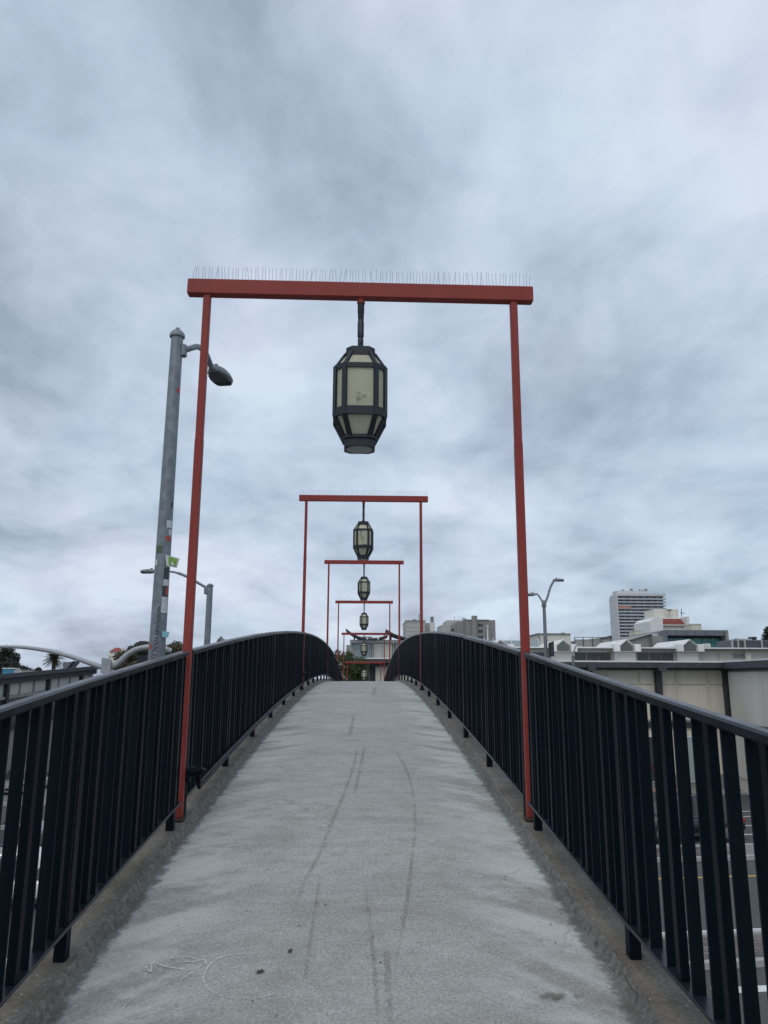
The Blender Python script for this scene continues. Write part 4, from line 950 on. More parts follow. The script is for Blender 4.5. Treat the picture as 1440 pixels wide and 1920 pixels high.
MB().cbox((U(1345, 1209)[0], Yu+2, zr+0.25), 0.5, 0.6, 0.34, 0.05).build('vent_hood', M['concrete_l'], t)
MB().lathe([(0.42, 0), (0.42, 0.42), (0.38, 0.46)], (U(1112, 1210)[0], Yu+5, zr-0.02), 20).build('roof_tank', M['concrete_l'], t, True)
# roof parapet mesh screens
t = thing('roof_screen', 'brown mesh screen with posts on the roof below the white tower', 'screen', tuple(P(1112, 1211, 70)))
part(t, 'screen', 'concrete', 1079, 1199, 1146, 1213, 70.2, 0.1)
for x in (1078, 1094, 1111, 1128, 1146): part(t, 'post', 'charcoal', x-0.5, 1195, x+0.5, 1213, 70, 0.1)
part(t, 'rail', 'charcoal', 1078, 1194.6, 1146, 1195.6, 69.95, 0.06)
t = thing('glass_parapet', 'pale glazed parapet along the roof right of the arch crest', 'parapet', tuple(P(965, 1208, 72)))
part(t, 'panel_strip', 'bluewin', 905, 1201, 1012, 1212, 72.1, 0.08)
for x in range(908, 1012, 17): part(t, 'post', 'white', x-0.5, 1197, x+0.5, 1212, 72, 0.08)
t = thing('white_plant_room', 'flat white plant room on the roofs right of the two-armed lamp', 'building', tuple(P(1040, 1215, 110)))
part(t, 'wall', 'cream2', 1010, 1189, 1069.5, 1206, 110, 12, True); part(t, 'parapet', 'concrete', 1008, 1187.3, 1070, 1189.2, 109.8, 12.3)
part(t, 'vent', 'charcoal', 1054, 1186.2, 1059, 1187.4, 112, 1); part(t, 'corner_pipe', 'charcoal', 1010.5, 1191, 1011.5, 1204, 109.7, .2)
# concrete wedge roofs
t = thing('concrete_wedge_hall', 'bare concrete hall with a sloping roof in front of the white tower', 'building', tuple(P(1200, 1215, 95)))
Yw = 95
MB().prism([(P(1120, 1225, Yw).x, -0.05), (P(1243, 1225, Yw).x, -0.05), (P(1243, 1193, Yw).x, P(1243, 1193, Yw).z), (P(1222, 1187, Yw).x, P(1222, 1187.5, Yw).z), (P(1172, 1201, Yw).x, P(1172, 1202, Yw).z), (P(1120, 1216, Yw).x, P(1120, 1216, Yw).z)], Yw, Yw+10).build('wall', M['concrete'], t)
MB().beam(P(1172, 1201.5, Yw-0.1), P(1221, 1187, Yw-0.1), 0.5, 0.14).build('roof_edge', M['concrete_l'], t)
for x in (1186, 1200, 1213): part(t, 'joint_rib', 'concrete_l', x-0.3, 1198, x+0.3, 1214, Yw-0.08, 0.1)
part(t, 'pier', 'concrete', 1225, 1193, 1243.5, 1216, Yw-1.2, 2)
MB().lathe([(0.4, 0), (0.4, 0.25), (0.3, 0.3)], tuple(P(1228, 1193, Yw-0.4)), 16).build('roof_vent', M['concrete_l'], t, True)
t = thing('concrete_roof', 'brown concrete roof rising towards the foot of the white tower', 'building', tuple(P(1120, 1215, 120)))
Yw = 120
MB().prism([(P(1085, 1225, Yw).x, -0.05), (P(1147.5, 1225, Yw).x, -0.05), (P(1147.5, 1191.5, Yw).x, P(1147.5, 1191.5, Yw).z), (P(1125, 1197, Yw).x, P(1125, 1197, Yw).z), (P(1085, 1200, Yw).x, P(1085, 1200, Yw).z)], Yw, Yw+15).build('wall', M['concrete'], t)
MB().beam(P(1125, 1196.7, Yw-0.1), P(1147.5, 1191, Yw-0.1), 0.5, 0.1).build('roof_edge', M['concrete_l'], t)

# ------------------------------------------------------------------ white apartment tower
Yt = 620.0
t = thing('apartment_tower', 'tall white slab tower with balcony floors on the right skyline', 'building', tuple(Vector((P(1200, 1200, Yt).x, Yt, 0))))
tx0, tx1 = P(1159.5, 1150, Yt).x, P(1248.5, 1150, Yt).x; ztop = P(1200, 1116.5, Yt).z
lx = P(1146, 1150, Yt).x
MB().box(tx0, tx1-0.5, Yt+2.5, Yt+17.5, 0, ztop-0.5).build('core', M['twr'], t)
MB().box(tx0-0.9, tx0-0.02, Yt-0.5, Yt+18, 0, ztop+0.4).build('side_wall', M['twr'], t)
MB().box(tx0, tx1+0.6, Yt-0.6, Yt+18.5, ztop-0.4, ztop+1.6).build('roof_slab', M['twr'], t)
MB().box(tx0+1, tx1-14, Yt+4, Yt+15, ztop+1.6, ztop+4.2).build('penthouse', M['twr'], t)
for x in (tx0+6, tx0+13, tx0+20, tx0+22.5, tx0+25): MB().box(x, x+random.uniform(1, 2.4), Yt+5, Yt+7, ztop+4.2, ztop+random.uniform(5, 6.2)).build('roof_unit', M['concrete'], t)
FH = 6.02/F*Yt*1.0; NF = 20; bays = 7
slab_me = MB().box(tx0+0.05, tx1+0.7, -0.7, 2.5, -0.16, 0.16).mesh('balcony_slab', M['twr'])
rail_me = MB().box(tx0+0.05, tx1+0.5, -0.66, -0.58, 0.16, 1.0).mesh('balcony_rail', M['twr_rail'])
bw = (tx1-tx0)/bays
win_me = MB().box(0.10*bw, 0.88*bw, 2.38, 2.49, 0.2, FH-0.3).mesh('window', M['twrwin'])
fin_me = MB().box(-0.1, 0.1, 0.2, 2.48, 0.16, FH-0.17).mesh('balcony_divider', M['twr'])
for fl in range(NF):
    zf = ztop-0.6-(fl+1)*FH
    if zf < P(1200, 1215, Yt).z-3: break
    put('balcony_slab', slab_me, t, (0, Yt, zf)); put('balcony_rail', rail_me, t, (0, Yt, zf))
    for b_ in range(bays):
        put('window', win_me, t, (tx0+b_*bw, Yt, zf))
        if b_: put('balcony_divider', fin_me, t, (tx0+b_*bw, Yt, zf))
    if fl == 3: MB().box(tx0+0.1, tx0+10.6, Yt-0.8, Yt-0.69, zf+0.2, zf+FH-0.5).build('salmon_screen', M['salmon'], t)
    MB().box(tx0-1.3, tx0-0.92, Yt+16.2, Yt+18.6, zf-0.1, zf+1.0).build('rear_balcony', M['twr'], t)

# ------------------------------------------------------------------ stepped white building with a red roof panel
Y5 = 250.0
t = thing('stepped_block', 'stepped white block with a red tiled roof slope in front of the tower', 'building', tuple(Vector((P(1255, 1180, Y5).x, Y5, 0))))
part(t, 'upper_block', 'cream2', 1227, 1142, 1271.5, 1160, Y5+6, 10, True)
sx0 = P(1241, 1170, Y5).x; sx1 = P(1287, 1170, Y5).x
def zy(py): return P(1260, py, Y5).z
side = [(Y5, 0), (Y5, zy(1180)), (Y5+0.6, zy(1171.5)), (Y5+4.5, zy(1157)), (Y5+14, zy(1157)), (Y5+14, 0)]
MB().prism(side, sx0, sx1, 'x').build('wall', M['cream2'], t)
zs = [zy(1157), zy(1157), zy(1166), 0, 0]
xs0 = P(1216.5, 1170, Y5).x
MB().prism([(xs0, 0), (sx0-0.02, 0), (sx0-0.02, zy(1157)), (P(1226, 1170, Y5).x, zy(1158)), (xs0, zy(1165.5))], Y5-1.0, Y5+14).build('side_wing', M['white'], t)
MB().prism([(sx1+0.02, 0), (P(1292.5, 1170, Y5).x, 0), (P(1290.5, 1157, Y5).x, zy(1156)), (sx1+0.02, zy(1156))], Y5-0.8, Y5+12).build('fin_wall', M['white'], t)
for r in range(5):
    f0, f1 = r/5, (r+1)/5-0.03
    za, zb = zy(1171.5)+(zy(1157.5)-zy(1171.5))*f0, zy(1171.5)+(zy(1157.5)-zy(1171.5))*f1
    ya, yb = Y5+0.6+3.9*f0, Y5+0.6+3.9*f1
    MB().add([(sx0+0.1, ya-0.35, za), (sx1-0.1, ya-0.35, za), (sx1-0.1, yb-0.1, zb), (sx0+0.1, yb-0.1, zb), (sx0+0.1, ya+0.1, za), (sx1-0.1, ya+0.1, za), (sx1-0.1, yb+0.1, zb), (sx0+0.1, yb+0.1, zb)],
             [(0,1,2,3),(7,6,5,4),(0,4,5,1),(1,5,6,2),(2,6,7,3),(3,7,4,0)]).build('tile_course', M['roof_red'], t)
part(t, 'ledge', 'white', 1241, 1171.2, 1289, 1172.6, Y5-0.9, 1.2)
MB().tube([P(1278, 1157, Y5+4), P(1277.5, 1142, Y5+4)], 0.12, 6).build('antenna', M['charcoal'], t)
MB().tube([P(1275, 1149, Y5+4), P(1284, 1150, Y5+4)], 0.1, 6).build('antenna', M['charcoal'], t)
MB().lathe([(0.1, -2), (0.1, 0), (0.9, 0.3), (0.9, 0.6)], tuple(P(1255, 1146, Y5+4)), 10).build('dish', M['concrete'], t)
for lbl, r in (('small cream roof box right of the red roof slope', (1297, 1170, 1315, 1186)), ('small cream roof box at the foot of the white tower', (1191, 1182, 1204, 1200))):
    t = thing('roof_box', lbl, 'building', tuple(Vector((P(r[0], 1180, 170).x, 170, 0)))); part(t, 'wall', 'cream', *r, 170, 4, True); part(t, 'coping', 'cream2', r[0]-0.4, r[1]-0.6, r[2]+0.4, r[1]+0.8, 169.9, 4.2)

# ------------------------------------------------------------------ grey block with teal glazing
Y6 = 130.0
t = thing('glazed_block', 'dark grey metal-clad block with a long teal window', 'building', tuple(Vector((P(1300, 1200, Y6).x, Y6, 0))))
gz = lambda y: P(1300, y, Y6).z
gx = lambda x: P(x, 1197, Y6).x
MB().box(gx(1250), gx(1357), Y6+1.5, Y6+14, 0, gz(1183)).build('wall', M['grey_metal'], t)
for i in range(6):
    a, b_ = gx(1249.5)+(gx(1358)-gx(1249.5))*i/6, gx(1249.5)+(gx(1358)-gx(1249.5))*(i+1)/6-0.05
    MB().cbox(((a+b_)/2, Y6+0.4, (gz(1192)+gz(1181.5))/2), b_-a, 1.6, gz(1181.5)-gz(1192), 0.03).build('cladding_panel', M['grey_metal'], t)
MB().prism([(gx(1236), 0), (gx(1249), 0), (gx(1249), gz(1192)), (gx(1247), gz(1181.5)), (gx(1238), gz(1183)), (gx(1236), gz(1186))], Y6-0.6, Y6+14).build('cheek_wall', M['grey_metal'], t)
MB().prism([(gx(1358.3), 0), (gx(1365), 0), (gx(1363.5), gz(1181.5)), (gx(1358.3), gz(1181.5))], Y6-0.6, Y6+14).build('cheek_wall', M['concrete'], t)
wf = MB().box(gx(1250.5), gx(1357), Y6+1.3, Y6+1.49, gz(1216), gz(1192.5)).build('window', M['charcoal'], t)
for i in range(6):
    a, b_ = gx(1251)+(gx(1356)-gx(1251))*i/6+0.05, gx(1251)+(gx(1356)-gx(1251))*(i+1)/6-0.05
    MB().box(a, b_, Y6+1.24, Y6+1.297, gz(1205), gz(1196.5)).build('pane', M['teal'], wf); MB().box(a, b_, Y6+1.24, Y6+1.297, gz(1215), gz(1205.6)).build('pane', M['teal'], wf)
# louvred plant boxes, far right
t = thing('louvred_plant', 'grey louvred plant enclosure at the right edge above the eave', 'plant enclosure', tuple(P(1408, 1213, 90)))
part(t, 'body', 'grey_metal', 1373, 1200, 1460, 1216, 90.2, 4)
for q in range(6): part(t, 'louvre', 'grey_metal', 1373, 1201.2+q*2.2, 1460, 1202.3+q*2.2, 89.95, 0.2)
for x in (1374, 1384.5, 1397, 1429): part(t, 'post', 'concrete_l', x-1.2, 1199, x+1.2, 1216, 89.85, 0.3)
part(t, 'fan_unit', 'charcoal', 1410, 1194, 1419, 1199.5, 92, 1)
part(t, 'top_deck', 'concrete_l', 1386, 1197.5, 1410, 1200, 90.8, 3)

# ------------------------------------------------------------------ concrete blocks behind the crest
Yc = 150.0
t = thing('pale_concrete_block', 'pale windowless concrete block with a round flue just right of centre', 'building', tuple(Vector((P(780, 1190, Yc).x, Yc, 0))))
part(t, 'wall', 'concrete_l', 761, 1163.5, 797.5, 1200, Yc, 12, True); part(t, 'wing', 'concrete_l', 797.7, 1168, 806, 1200, Yc+1.5, 9, True); part(t, 'wing', 'cream2', 806.2, 1167, 815.5, 1200, Yc+0.6, 9, True)
part(t, 'parapet', 'concrete', 760.6, 1162.9, 798, 1164.6, Yc-0.1, 12.2)
MB().lathe([(0.34, 0), (0.34, 1.15), (0.36, 1.2)], tuple(P(810, 1168, Yc+4)), 14).build('flue', M['lampgrey'], t, True)
part(t, 'roof_unit', 'concrete', 774, 1161, 781, 1164, Yc+3, 1.5); MB().tube([P(785.5, 1164, Yc+2), P(786, 1151, Yc+2)], 0.07, 6).build('antenna', M['charcoal'], t)
for q in range(4): MB().box(P(761, 1180, Yc).x, P(797.5, 1180, Yc).x, Yc-0.03, Yc-0.005, P(770, 1168+q*8, Yc).z-0.03, P(770, 1168+q*8, Yc).z+0.03).build('joint', M['concrete'], t)
Yc = 180.0
t = thing('concrete_tower_block', 'brown board-marked concrete block with a stair tower and slit windows', 'building', tuple(Vector((P(890, 1190, Yc).x, Yc, 0))))
part(t, 'wall', 'concrete_l', 826.5, 1172, 845.5, 1220, Yc+2, 10, True); part(t, 'wall', 'concrete_l', 838, 1163, 872.5, 1220, Yc+7, 10, True)
part(t, 'wall', 'concrete', 845.7, 1171.5, 856, 1220, Yc+1.5, 5, True); part(t, 'wall', 'concrete', 856.2, 1166, 873, 1220, Yc+1, 6, True); part(t, 'wall', 'concrete', 873.2, 1162.5, 928.5, 1220, Yc, 12, True)
MB().tube([(P(889.5, 1180, Yc).x, Yc-0.3, 0), (P(889.5, 1180, Yc).x, Yc-0.3, P(889.5, 1155, Yc).z)], 0.68, 18).build('stair_tower', M['concrete'], t, True)
part(t, 'parapet', 'concrete', 873, 1161.5, 917, 1163, Yc-0.15, 12.2)
for y in (1169.5, 1181, 1192.5):
    f_ = part(t, 'window', 'charcoal', 895.5, y, 905.5, y+5, Yc-0.04, 0.1); part(f_, 'pane', 'win', 898, y+0.6, 905, y+4.3, Yc-0.07, 0.025)
f_ = part(t, 'window', 'charcoal', 846.5, 1178.5, 851.5, 1183, Yc+1.42, 0.1); part(f_, 'pane', 'win', 847, 1179, 851, 1182.6, Yc+1.39, 0.025)
for x in (866, 896, 911, 921): part(t, 'pilaster', 'concrete', x-0.5, 1165, x+0.5, 1215, Yc-0.1, 0.1)
for y in (1175.5, 1187): part(t, 'joint', 'concrete_l', 905.8, y, 928, y+0.5, Yc-0.05, 0.06)
for x in (852, 859, 864.5, 869): MB().tube([P(x, 1163, Yc+6), P(x, 1155+random.uniform(-1, 2), Yc+6)], 0.05, 5).build('antenna', M['lampgrey'], t)
MB().lathe([(0.15, -0.5), (0.5, 0.1), (0.5, 0.35)], tuple(P(870.5, 1162, Yc+5)), 10).build('dish', M['concrete_l'], t)

# ------------------------------------------------------------------ plaza building at the end of the bridge
Y8 = 84.0
t = thing('plaza_building', 'grey and glass building behind the far gates with concrete wall panels', 'building', tuple(Vector((P(705, 1230, Y8).x, Y8, 0))))
bx = lambda x: P(x, 1220, Y8).x
bz = lambda y: P(710, y, Y8).z
MB().box(bx(657), bx(800), Y8+0.4, Y8+14, 0, bz(1201)).build('wall', M['concrete_l'], t)
MB().box(bx(648.5), bx(656.8), Y8+2, Y8+12, 0, bz(1208)).build('wing', M['concrete_l'], t)
MB().box(bx(656), bx(801), Y8-0.2, Y8+14.1, bz(1206), bz(1200)).build('cornice', M['concrete_l'], t)
for a, b_ in ((662, 679), (680, 697.5), (740.5, 756), (757, 772)):
    f_ = MB().box(bx(a), bx(b_), Y8+0.2, Y8+0.398, bz(1238), bz(1206.6)).build('window', M['concrete'], t)
    for y0, y1 in ((1207, 1216), (1216.6, 1226), (1226.6, 1237)): MB().box(bx(a+0.7), bx(b_-0.7), Y8+0.15, Y8+0.197, bz(y1), bz(y0)).build('pane', M['bluewin'], f_)
for a, b_ in ((700.5, 717), (717.4, 735)): MB().cbox((bx((a+b_)/2), Y8+0.25, (bz(1238)+bz(1207))/2), bx(b_)-bx(a), 0.25, bz(1207)-bz(1238), 0.02).build('wall_panel', M['cream2'], t)
for x in (698.7, 737.5): MB().box(bx(x-1.1), bx(x+1.1), Y8-0.05, Y8+0.397, bz(1240), bz(1206.1)).build('pilaster', M['concrete_l'], t)
MB().prism([(bx(666), bz(1200.2)), (bx(704), bz(1200.2)), (bx(697), bz(1191)), (bx(675), bz(1191))], Y8+3, Y8+9).build('hipped_roof', M['roof_dark'], t)
for x in (772, 780, 788): MB().box(bx(x-3), bx(x+3), Y8+0.6, Y8+0.66, bz(1200), bz(1195)).build('roof_railing', M['bluewin'], t)
def curved_roof(pts, label, lights):
    q = [P(x, y, Y8-1.2) for x, y in pts]; q = smoothpts(q, 5)
    t = thing('curved_roof', label, 'roof', tuple(q[len(q)//2]), 'upswept roofs over the plaza')
    def sheet(zo, th, y0, y1, name, mat, off=0):
        rings = [[(p.x, Y8+y0, p.z+zo), (p.x, Y8+y1, p.z+zo), (p.x, Y8+y1, p.z+zo-th), (p.x, Y8+y0, p.z+zo-th)] for p in q]
        return MB().loft(rings).build(name, M[mat], t, True)
    sheet(0.09, 0.15, -1.0, 3.5, 'roof_shell', 'roof_dark'); sheet(0.14, 0.05, -1.15, 3.6, 'eave_trim', 'concrete_l'); sheet(-0.03, 0.07, -1.1, -0.95, 'fascia', 'charcoal')
    for x, y in lights: MB().lathe([(0.02, -0.1), (0.08, -0.06), (0.1, 0), (0.08, 0.06), (0.02, 0.1)], tuple(P(x, y, Y8-1.5)), 12).build('roof_light', M['white'], t, True)
    for s in (0.3, 0.7):
        p = q[int(s*len(q))]; MB().tube([(p.x, Y8+1.2, p.z-0.9), (p.x, Y8+1.2, p.z)], 0.08, 8).build('prop', M['charcoal'], t)
curved_roof([(648, 1180), (655, 1185.5), (664, 1191), (675, 1195.5), (690, 1198), (703, 1198), (714, 1196.5), (727, 1192)], 'dark upswept roof with two round lights, left of the pair', [(688.5, 1197.3), (709, 1197.3)])
curved_roof([(724, 1181), (731, 1186), (740, 1190.5), (752, 1194.5), (765, 1197.5), (780, 1198)], 'dark upswept roof sinking behind the right railing, right of the pair', [])
Y9 = 74.0
t = thing('plaza_kiosk', 'low black and white pavilion under a flat canopy at the bridge end', 'building', tuple(Vector((P(712, 1260, Y9).x, Y9, 0))))
kx = lambda x: P(x, 1255, Y9).x
kz = lambda y: P(705, y, Y9).z
MB().box(kx(680), kx(775), Y9-1.2, Y9+8, kz(1236.2), kz(1233.8)).build('canopy', M['white'], t)
MB().box(kx(681), kx(774), Y9-1.1, Y9+7.9, kz(1243), kz(1236.4)).build('canopy_edge', M['fascia'], t)
MB().box(kx(696), kx(774), Y9-0.6, Y9-0.2, kz(1250), kz(1243.2)).build('lintel', M['charcoal'], t)
MB().box(kx(704), kx(774), Y9, Y9+7, EYE-3.4, kz(1243.3)).build('wall', M['cream2'], t)
MB().box(kx(694), kx(703.7), Y9+0.2, Y9+7, EYE-3.4, kz(1243.3)).build('door', M['charcoal'], t)
MB().box(kx(681), kx(693.7), Y9+1.5, Y9+7, EYE-3.4, kz(1243.3)).build('side_wall', M['concrete'], t)
MB().tube([P(721, 1232, Y9-0.5), P(721, 1223, Y9-0.5)], 0.06, 6).build('roof_vent', M['concrete_l'], t)
MB().lathe([(0.05, -0.1), (0.16, 0.05), (0.12, 0.3)], tuple(P(725, 1229.5, Y9-0.4)), 10).build('roof_vent', M['concrete_l'], t)

# ------------------------------------------------------------------ left: sloping-roofed shops
XS = -22.0
def sy(px): return -(XS-CAMX)/(684-px)*1442
t = thing('shop_row', 'low shop row with a dark sloping eave behind the left railing', 'building', (XS, 55, 0))
ya, yb = 36.0, 64.5
def ze_(y): return EYE-0.02+(y-44.6)*0.0435
def sl(mb, x0, x1, z0, z1, y0=ya, y1=yb):
    vs = [(x, y, ze_(y)+z) for y in (y0, y1) for x, z in ((x0, z0), (x1, z0), (x1, z1), (x0, z1))]
    return mb.add(vs, [(0,1,2,3),(7,6,5,4),(0,4,5,1),(1,5,6,2),(2,6,7,3),(3,7,4,0)])
MB().prism([(ya, -0.05), (yb, -0.05), (yb, ze_(yb)-0.15), (ya, ze_(ya)-0.15)], XS-0.5, XS-0.1, 'x').build('wall', M['concrete'], t)
MB().add([(x, y, ze_(y)+z) for y in (ya, yb) for x, z in ((XS-9, -3.0), (XS-9, -3.1), (XS+0.4, -0.05), (XS+0.4, 0.03))], [(0,1,2,3),(7,6,5,4),(0,4,5,1),(1,5,6,2),(2,6,7,3),(3,7,4,0)]).build('roof', M['fascia'], t)
sl(MB(), XS+0.402, XS+0.5, -0.24, 0.03).build('fascia', M['fascia'], t)
sl(MB(), XS-0.1, XS+0.25, -0.62, -0.12).build('eave_beam', M['charcoal'], t)
sl(MB(), XS-0.1, XS+0.12, -1.55, -1.40).build('band', M['concrete'], t)
sl(MB(), XS-0.1, XS+0.03, -3.2, -1.57).build('shop_glazing', M['win'], t)
sl(MB(), XS-0.1, XS+0.10, -3.5, -3.22).build('band', M['charcoal'], t)
y = ya+0.4; i = 0
while y < yb-0.6:
    if i % 3 == 0: sl(MB(), XS-0.1, XS+0.22, -6, -0.3, y-0.16, y+0.16).build('post', M['charcoal'], t)
    else: sl(MB(), XS-0.1, XS+0.08, -1.41, -0.6, y-0.05, y+0.05).build('mullion', M['concrete_l'], t)
    sl(MB(), XS-0.1, XS-0.02, -1.38, -0.64, y+0.2, min(yb, y+1.9)).build('panel', M['concrete_l'], t)  # panel colour darkened to carry the shade under the eave
    y += 2.1; i += 1
MB().box(XS+0.1, XS+0.3, 44.2, 45.2, 2.6, 3.4).build('shop_sign', M['orange'], t)
# roof things on the left row
def roofthing(name, label, cat, px, Yx): 
    q = P(px, 1255, Yx); return thing(name, label, cat, (q.x, Yx, q.z))
t = roofthing('storage_bin', 'blue plastic bin with a pale lid on the left roof', 'bin', 16, 75); part(t, 'body', 'bluebox', 4.5, 1254, 19, 1266, 75, 1.0); part(t, 'body', 'bluebox', 19.3, 1254.8, 27, 1266, 75, 1.0); part(t, 'lid', 'white', 4, 1252.2, 27.5, 1254, 74.95, 1.1)
t = roofthing('satellite_dish', 'pale satellite dish on the left roof beside the blue bin', 'dish', 35, 74)
q = P(34.5, 1260, 74); rr_ = [(0.0, 0.06), (0.16, 0.045), (0.30, 0.0)]
vs = [(q.x+r*math.cos(a), 74-0.1+d_, q.z+r*0.9*math.sin(a)) for r, d_ in ((0.02, 0.08), (0.2, 0.05), (0.36, 0.0)) for a in [2*math.pi*k_/16 for k_ in range(16)]]
MB().add(vs, [(i*16+k_, i*16+(k_+1) % 16, (i+1)*16+(k_+1) % 16, (i+1)*16+k_) for i in range(2) for k_ in range(16)]+[tuple(range(16))]).build('reflector', M['concrete_l'], t, True)
MB().tube([(q.x, 74.1, q.z), (q.x, 74.2, q.z-0.6)], 0.03, 6).build('stand', M['lampgrey'], t)
t = roofthing('roof_cabinet', 'grey ventilation cabinet on the left roof right of the satellite dish', 'cabinet', 48, 75); part(t, 'body', 'concrete_l', 41, 1256.5, 57, 1268, 75, 1); part(t, 'lid', 'concrete', 40.5, 1255.8, 57.5, 1257, 74.95, 1.1); part(t, 'grille', 'concrete', 43, 1259, 54, 1264, 74.97, 0.05)
t = roofthing('roof_vent_scoop', 'grey slanted vent scoop on the left roof beside the palm', 'vent', 128, 72)
Yv = 72
MB().prism([(P(118, 1256, Yv).x, P(118, 1258, Yv).z), (P(131, 1254, Yv).x, P(131, 1254, Yv).z), (P(142, 1240.5, Yv).x, P(142, 1240.5, Yv).z), (P(118, 1241.5, Yv).x, P(118, 1241.5, Yv).z)], Yv, Yv+1.2).build('body', M['grey_metal'], t)
MB().beam(P(131, 1254, Yv+0.3), P(143, 1240, Yv+0.3), 1.5, 0.08).build('louvre', M['charcoal'], t); part(t, 'base', 'concrete_l', 118, 1255.5, 141, 1259, Yv+0.1, 1)
# distant house with red roof
Yk = 420
t = thing('hilltop_house', 'tall cream apartment house with a red hipped roof far off left', 'building', tuple(Vector((P(218, 1240, Yk).x, Yk, 0))))
part(t, 'wall', 'cream2', 205, 1222, 231, 1260, Yk, 8, True); part(t, 'bay', 'cream2', 202.5, 1227, 217, 1260, Yk-1.2, 2, True); part(t, 'wing', 'cream2', 224, 1219.5, 234, 1260, Yk+1, 8, True)
hzv = lambda y: P(218, y, Yk).z
ax_, bx_ = P(204.5, 1222, Yk).x, P(226, 1222, Yk).x
MB().loft([[(ax_, Yk-0.6, hzv(1222)), (bx_, Yk-0.6, hzv(1222)), (bx_, Yk+8, hzv(1222)), (ax_, Yk+8, hzv(1222))], [(P(213, 1215, Yk).x, Yk+3, hzv(1214)), (P(219, 1215, Yk).x, Yk+3, hzv(1214)), (P(219, 1215, Yk).x, Yk+5, hzv(1214)), (P(213, 1215, Yk).x, Yk+5, hzv(1214))]]).build('roof', M['roof_red'], t)
part(t, 'chimney', 'cream2', 228, 1214.5, 231.5, 1220, Yk+2, 2)
for x, y in ((207, 1232), (212, 1232), (222, 1226), (227, 1226), (210, 1225), (216, 1225)): part(t, 'window', 'win2', x-0.9, y-1.6, x+0.9, y+1.6, Yk-1.25 if (y == 1232) else Yk-0.05, 0.06)

# ------------------------------------------------------------------ vegetation
def tree(name, label, x, y, z0, zc, rx, ry, rz, n, leaf, mat, group, seed, cl=26, trunk=0.16, shape='round'):
    rnd = random.Random(seed); t = thing(name, label, 'tree', (x, y, z0), group)
    tb = MB(); tb.tube([(x, y, z0), (x+0.05, y, z0+(zc-z0)*0.5), (x-0.05, y, zc), (x, y, zc+rz*0.6)], [trunk, trunk*0.8, trunk*0.6, trunk*0.15], 8)
    cs = []
    for i in range(cl):
        while True:
            u = Vector((rnd.uniform(-1, 1), rnd.uniform(-1, 1), rnd.uniform(-1, 1)))
            if 0.25 < u.length < 1: break
        if shape == 'cone': u.x *= (1-(u.z+1)/2)*0.85+0.15; u.y *= (1-(u.z+1)/2)*0.85+0.15
        c = Vector((x+u.x*rx*0.82, y+u.y*ry*0.82, zc+u.z*rz*0.82)); cs.append(c)
        st_ = Vector((x, y, zc-rz*0.5+0.4*(c.z-zc))); tb.tube([st_, st_.lerp(c, 0.6)+Vector((0, 0, 0.08*rz)), c], [trunk*0.35, trunk*0.2, trunk*0.06], 5)
    tb.build('trunk', M['bark'], t, True)
    vs = []; fs = []
    cr = 0.42*(rx*ry*rz)**(1/3)
    for i in range(n):
        c = cs[rnd.randrange(cl)]; d_ = Vector((rnd.gauss(0, 1), rnd.gauss(0, 1), rnd.gauss(0, 1))); d_.normalize(); r = cr*rnd.uniform(0.35, 1.0)**0.5*rnd.uniform(0.75, 1.15)
        p = c + Vector((d_.x*r, d_.y*r, d_.z*r*0.8))
        nrm = (d_*0.7+Vector((rnd.gauss(0, .5), rnd.gauss(0, .5), rnd.gauss(0.3, .5)))).normalized()
        a = nrm.cross(Vector((rnd.gauss(0, 1), rnd.gauss(0, 1), rnd.gauss(0, 1)))).normalized(); b_ = nrm.cross(a); s = leaf*rnd.uniform(0.6, 1.4)
        o = len(vs); vs += [p-a*s*0.5, p+b_*s*0.28, p+a*s*0.5, p-b_*s*0.28]; fs.append((o, o+1, o+2, o+3))
    me = bpy.data.meshes.new('crown'); me.from_pydata(vs, [], fs); me.materials.append(M[mat]); put('crown', me, t); return t
def tpx(name, label, px, ytop, pw, Y, z0, n, leaf, mat, group, seed, asp=1.2, **kw):
    r = pw/2/F*Y; top = P(px, ytop, Y); rz = r*asp; return tree(name, label, top.x, Y, z0, top.z-rz, r, r, rz, n, leaf, mat, group, seed, **kw)
tpx('broadleaf_tree', 'dense green tree beside the far gates at the bridge end', 666, 1211, 56, 71, EYE-3.4, 9000, 0.17, 'leaf', 'trees round the bridge end', 1, 1.5, cl=34, trunk=0.14)
tpx('broadleaf_tree', 'brownish twiggy tree top just behind the left railing at the far gates', 634, 1215, 30, 76, EYE-3.4, 2600, 0.16, 'leaf_brown', 'trees round the bridge end', 2, 1.6, cl=22)
tpx('broadleaf_tree', 'olive brown tree right of the tall stickered lamp post', 325, 1203, 66, 62, 0, 6000, 0.2, 'leaf_brown', 'trees behind the left railing', 3, 1.0, cl=30, trunk=0.2)
tpx('broadleaf_tree', 'olive tree under the bowed mast arm left of the stickered lamp post', 240, 1217, 52, 66, 0, 4000, 0.2, 'leaf_brown', 'trees behind the left railing', 4, 1.0, cl=24, trunk=0.2)
tpx('dark_tree', 'dark evergreen peeking up immediately left of the stickered lamp post', 268, 1196, 46, 85, 0, 4000, 0.24, 'leaf_dark', 'trees behind the left railing', 5, 1.2, cl=24, trunk=0.2)
tpx('broadleaf_tree', 'brown tree tips showing above the left railing beyond the distant lamp post', 424, 1194, 40, 64, 0, 1800, 0.16, 'leaf_brown', 'trees behind the left railing', 6, 1.2, cl=22)
tpx('dark_tree', 'dark spreading cypress above the blue bin at the left edge', 14, 1214, 58, 150, 0, 6000, 0.45, 'leaf_dark', 'dark trees beyond the left roof', 7, 0.9, cl=26, trunk=0.3)
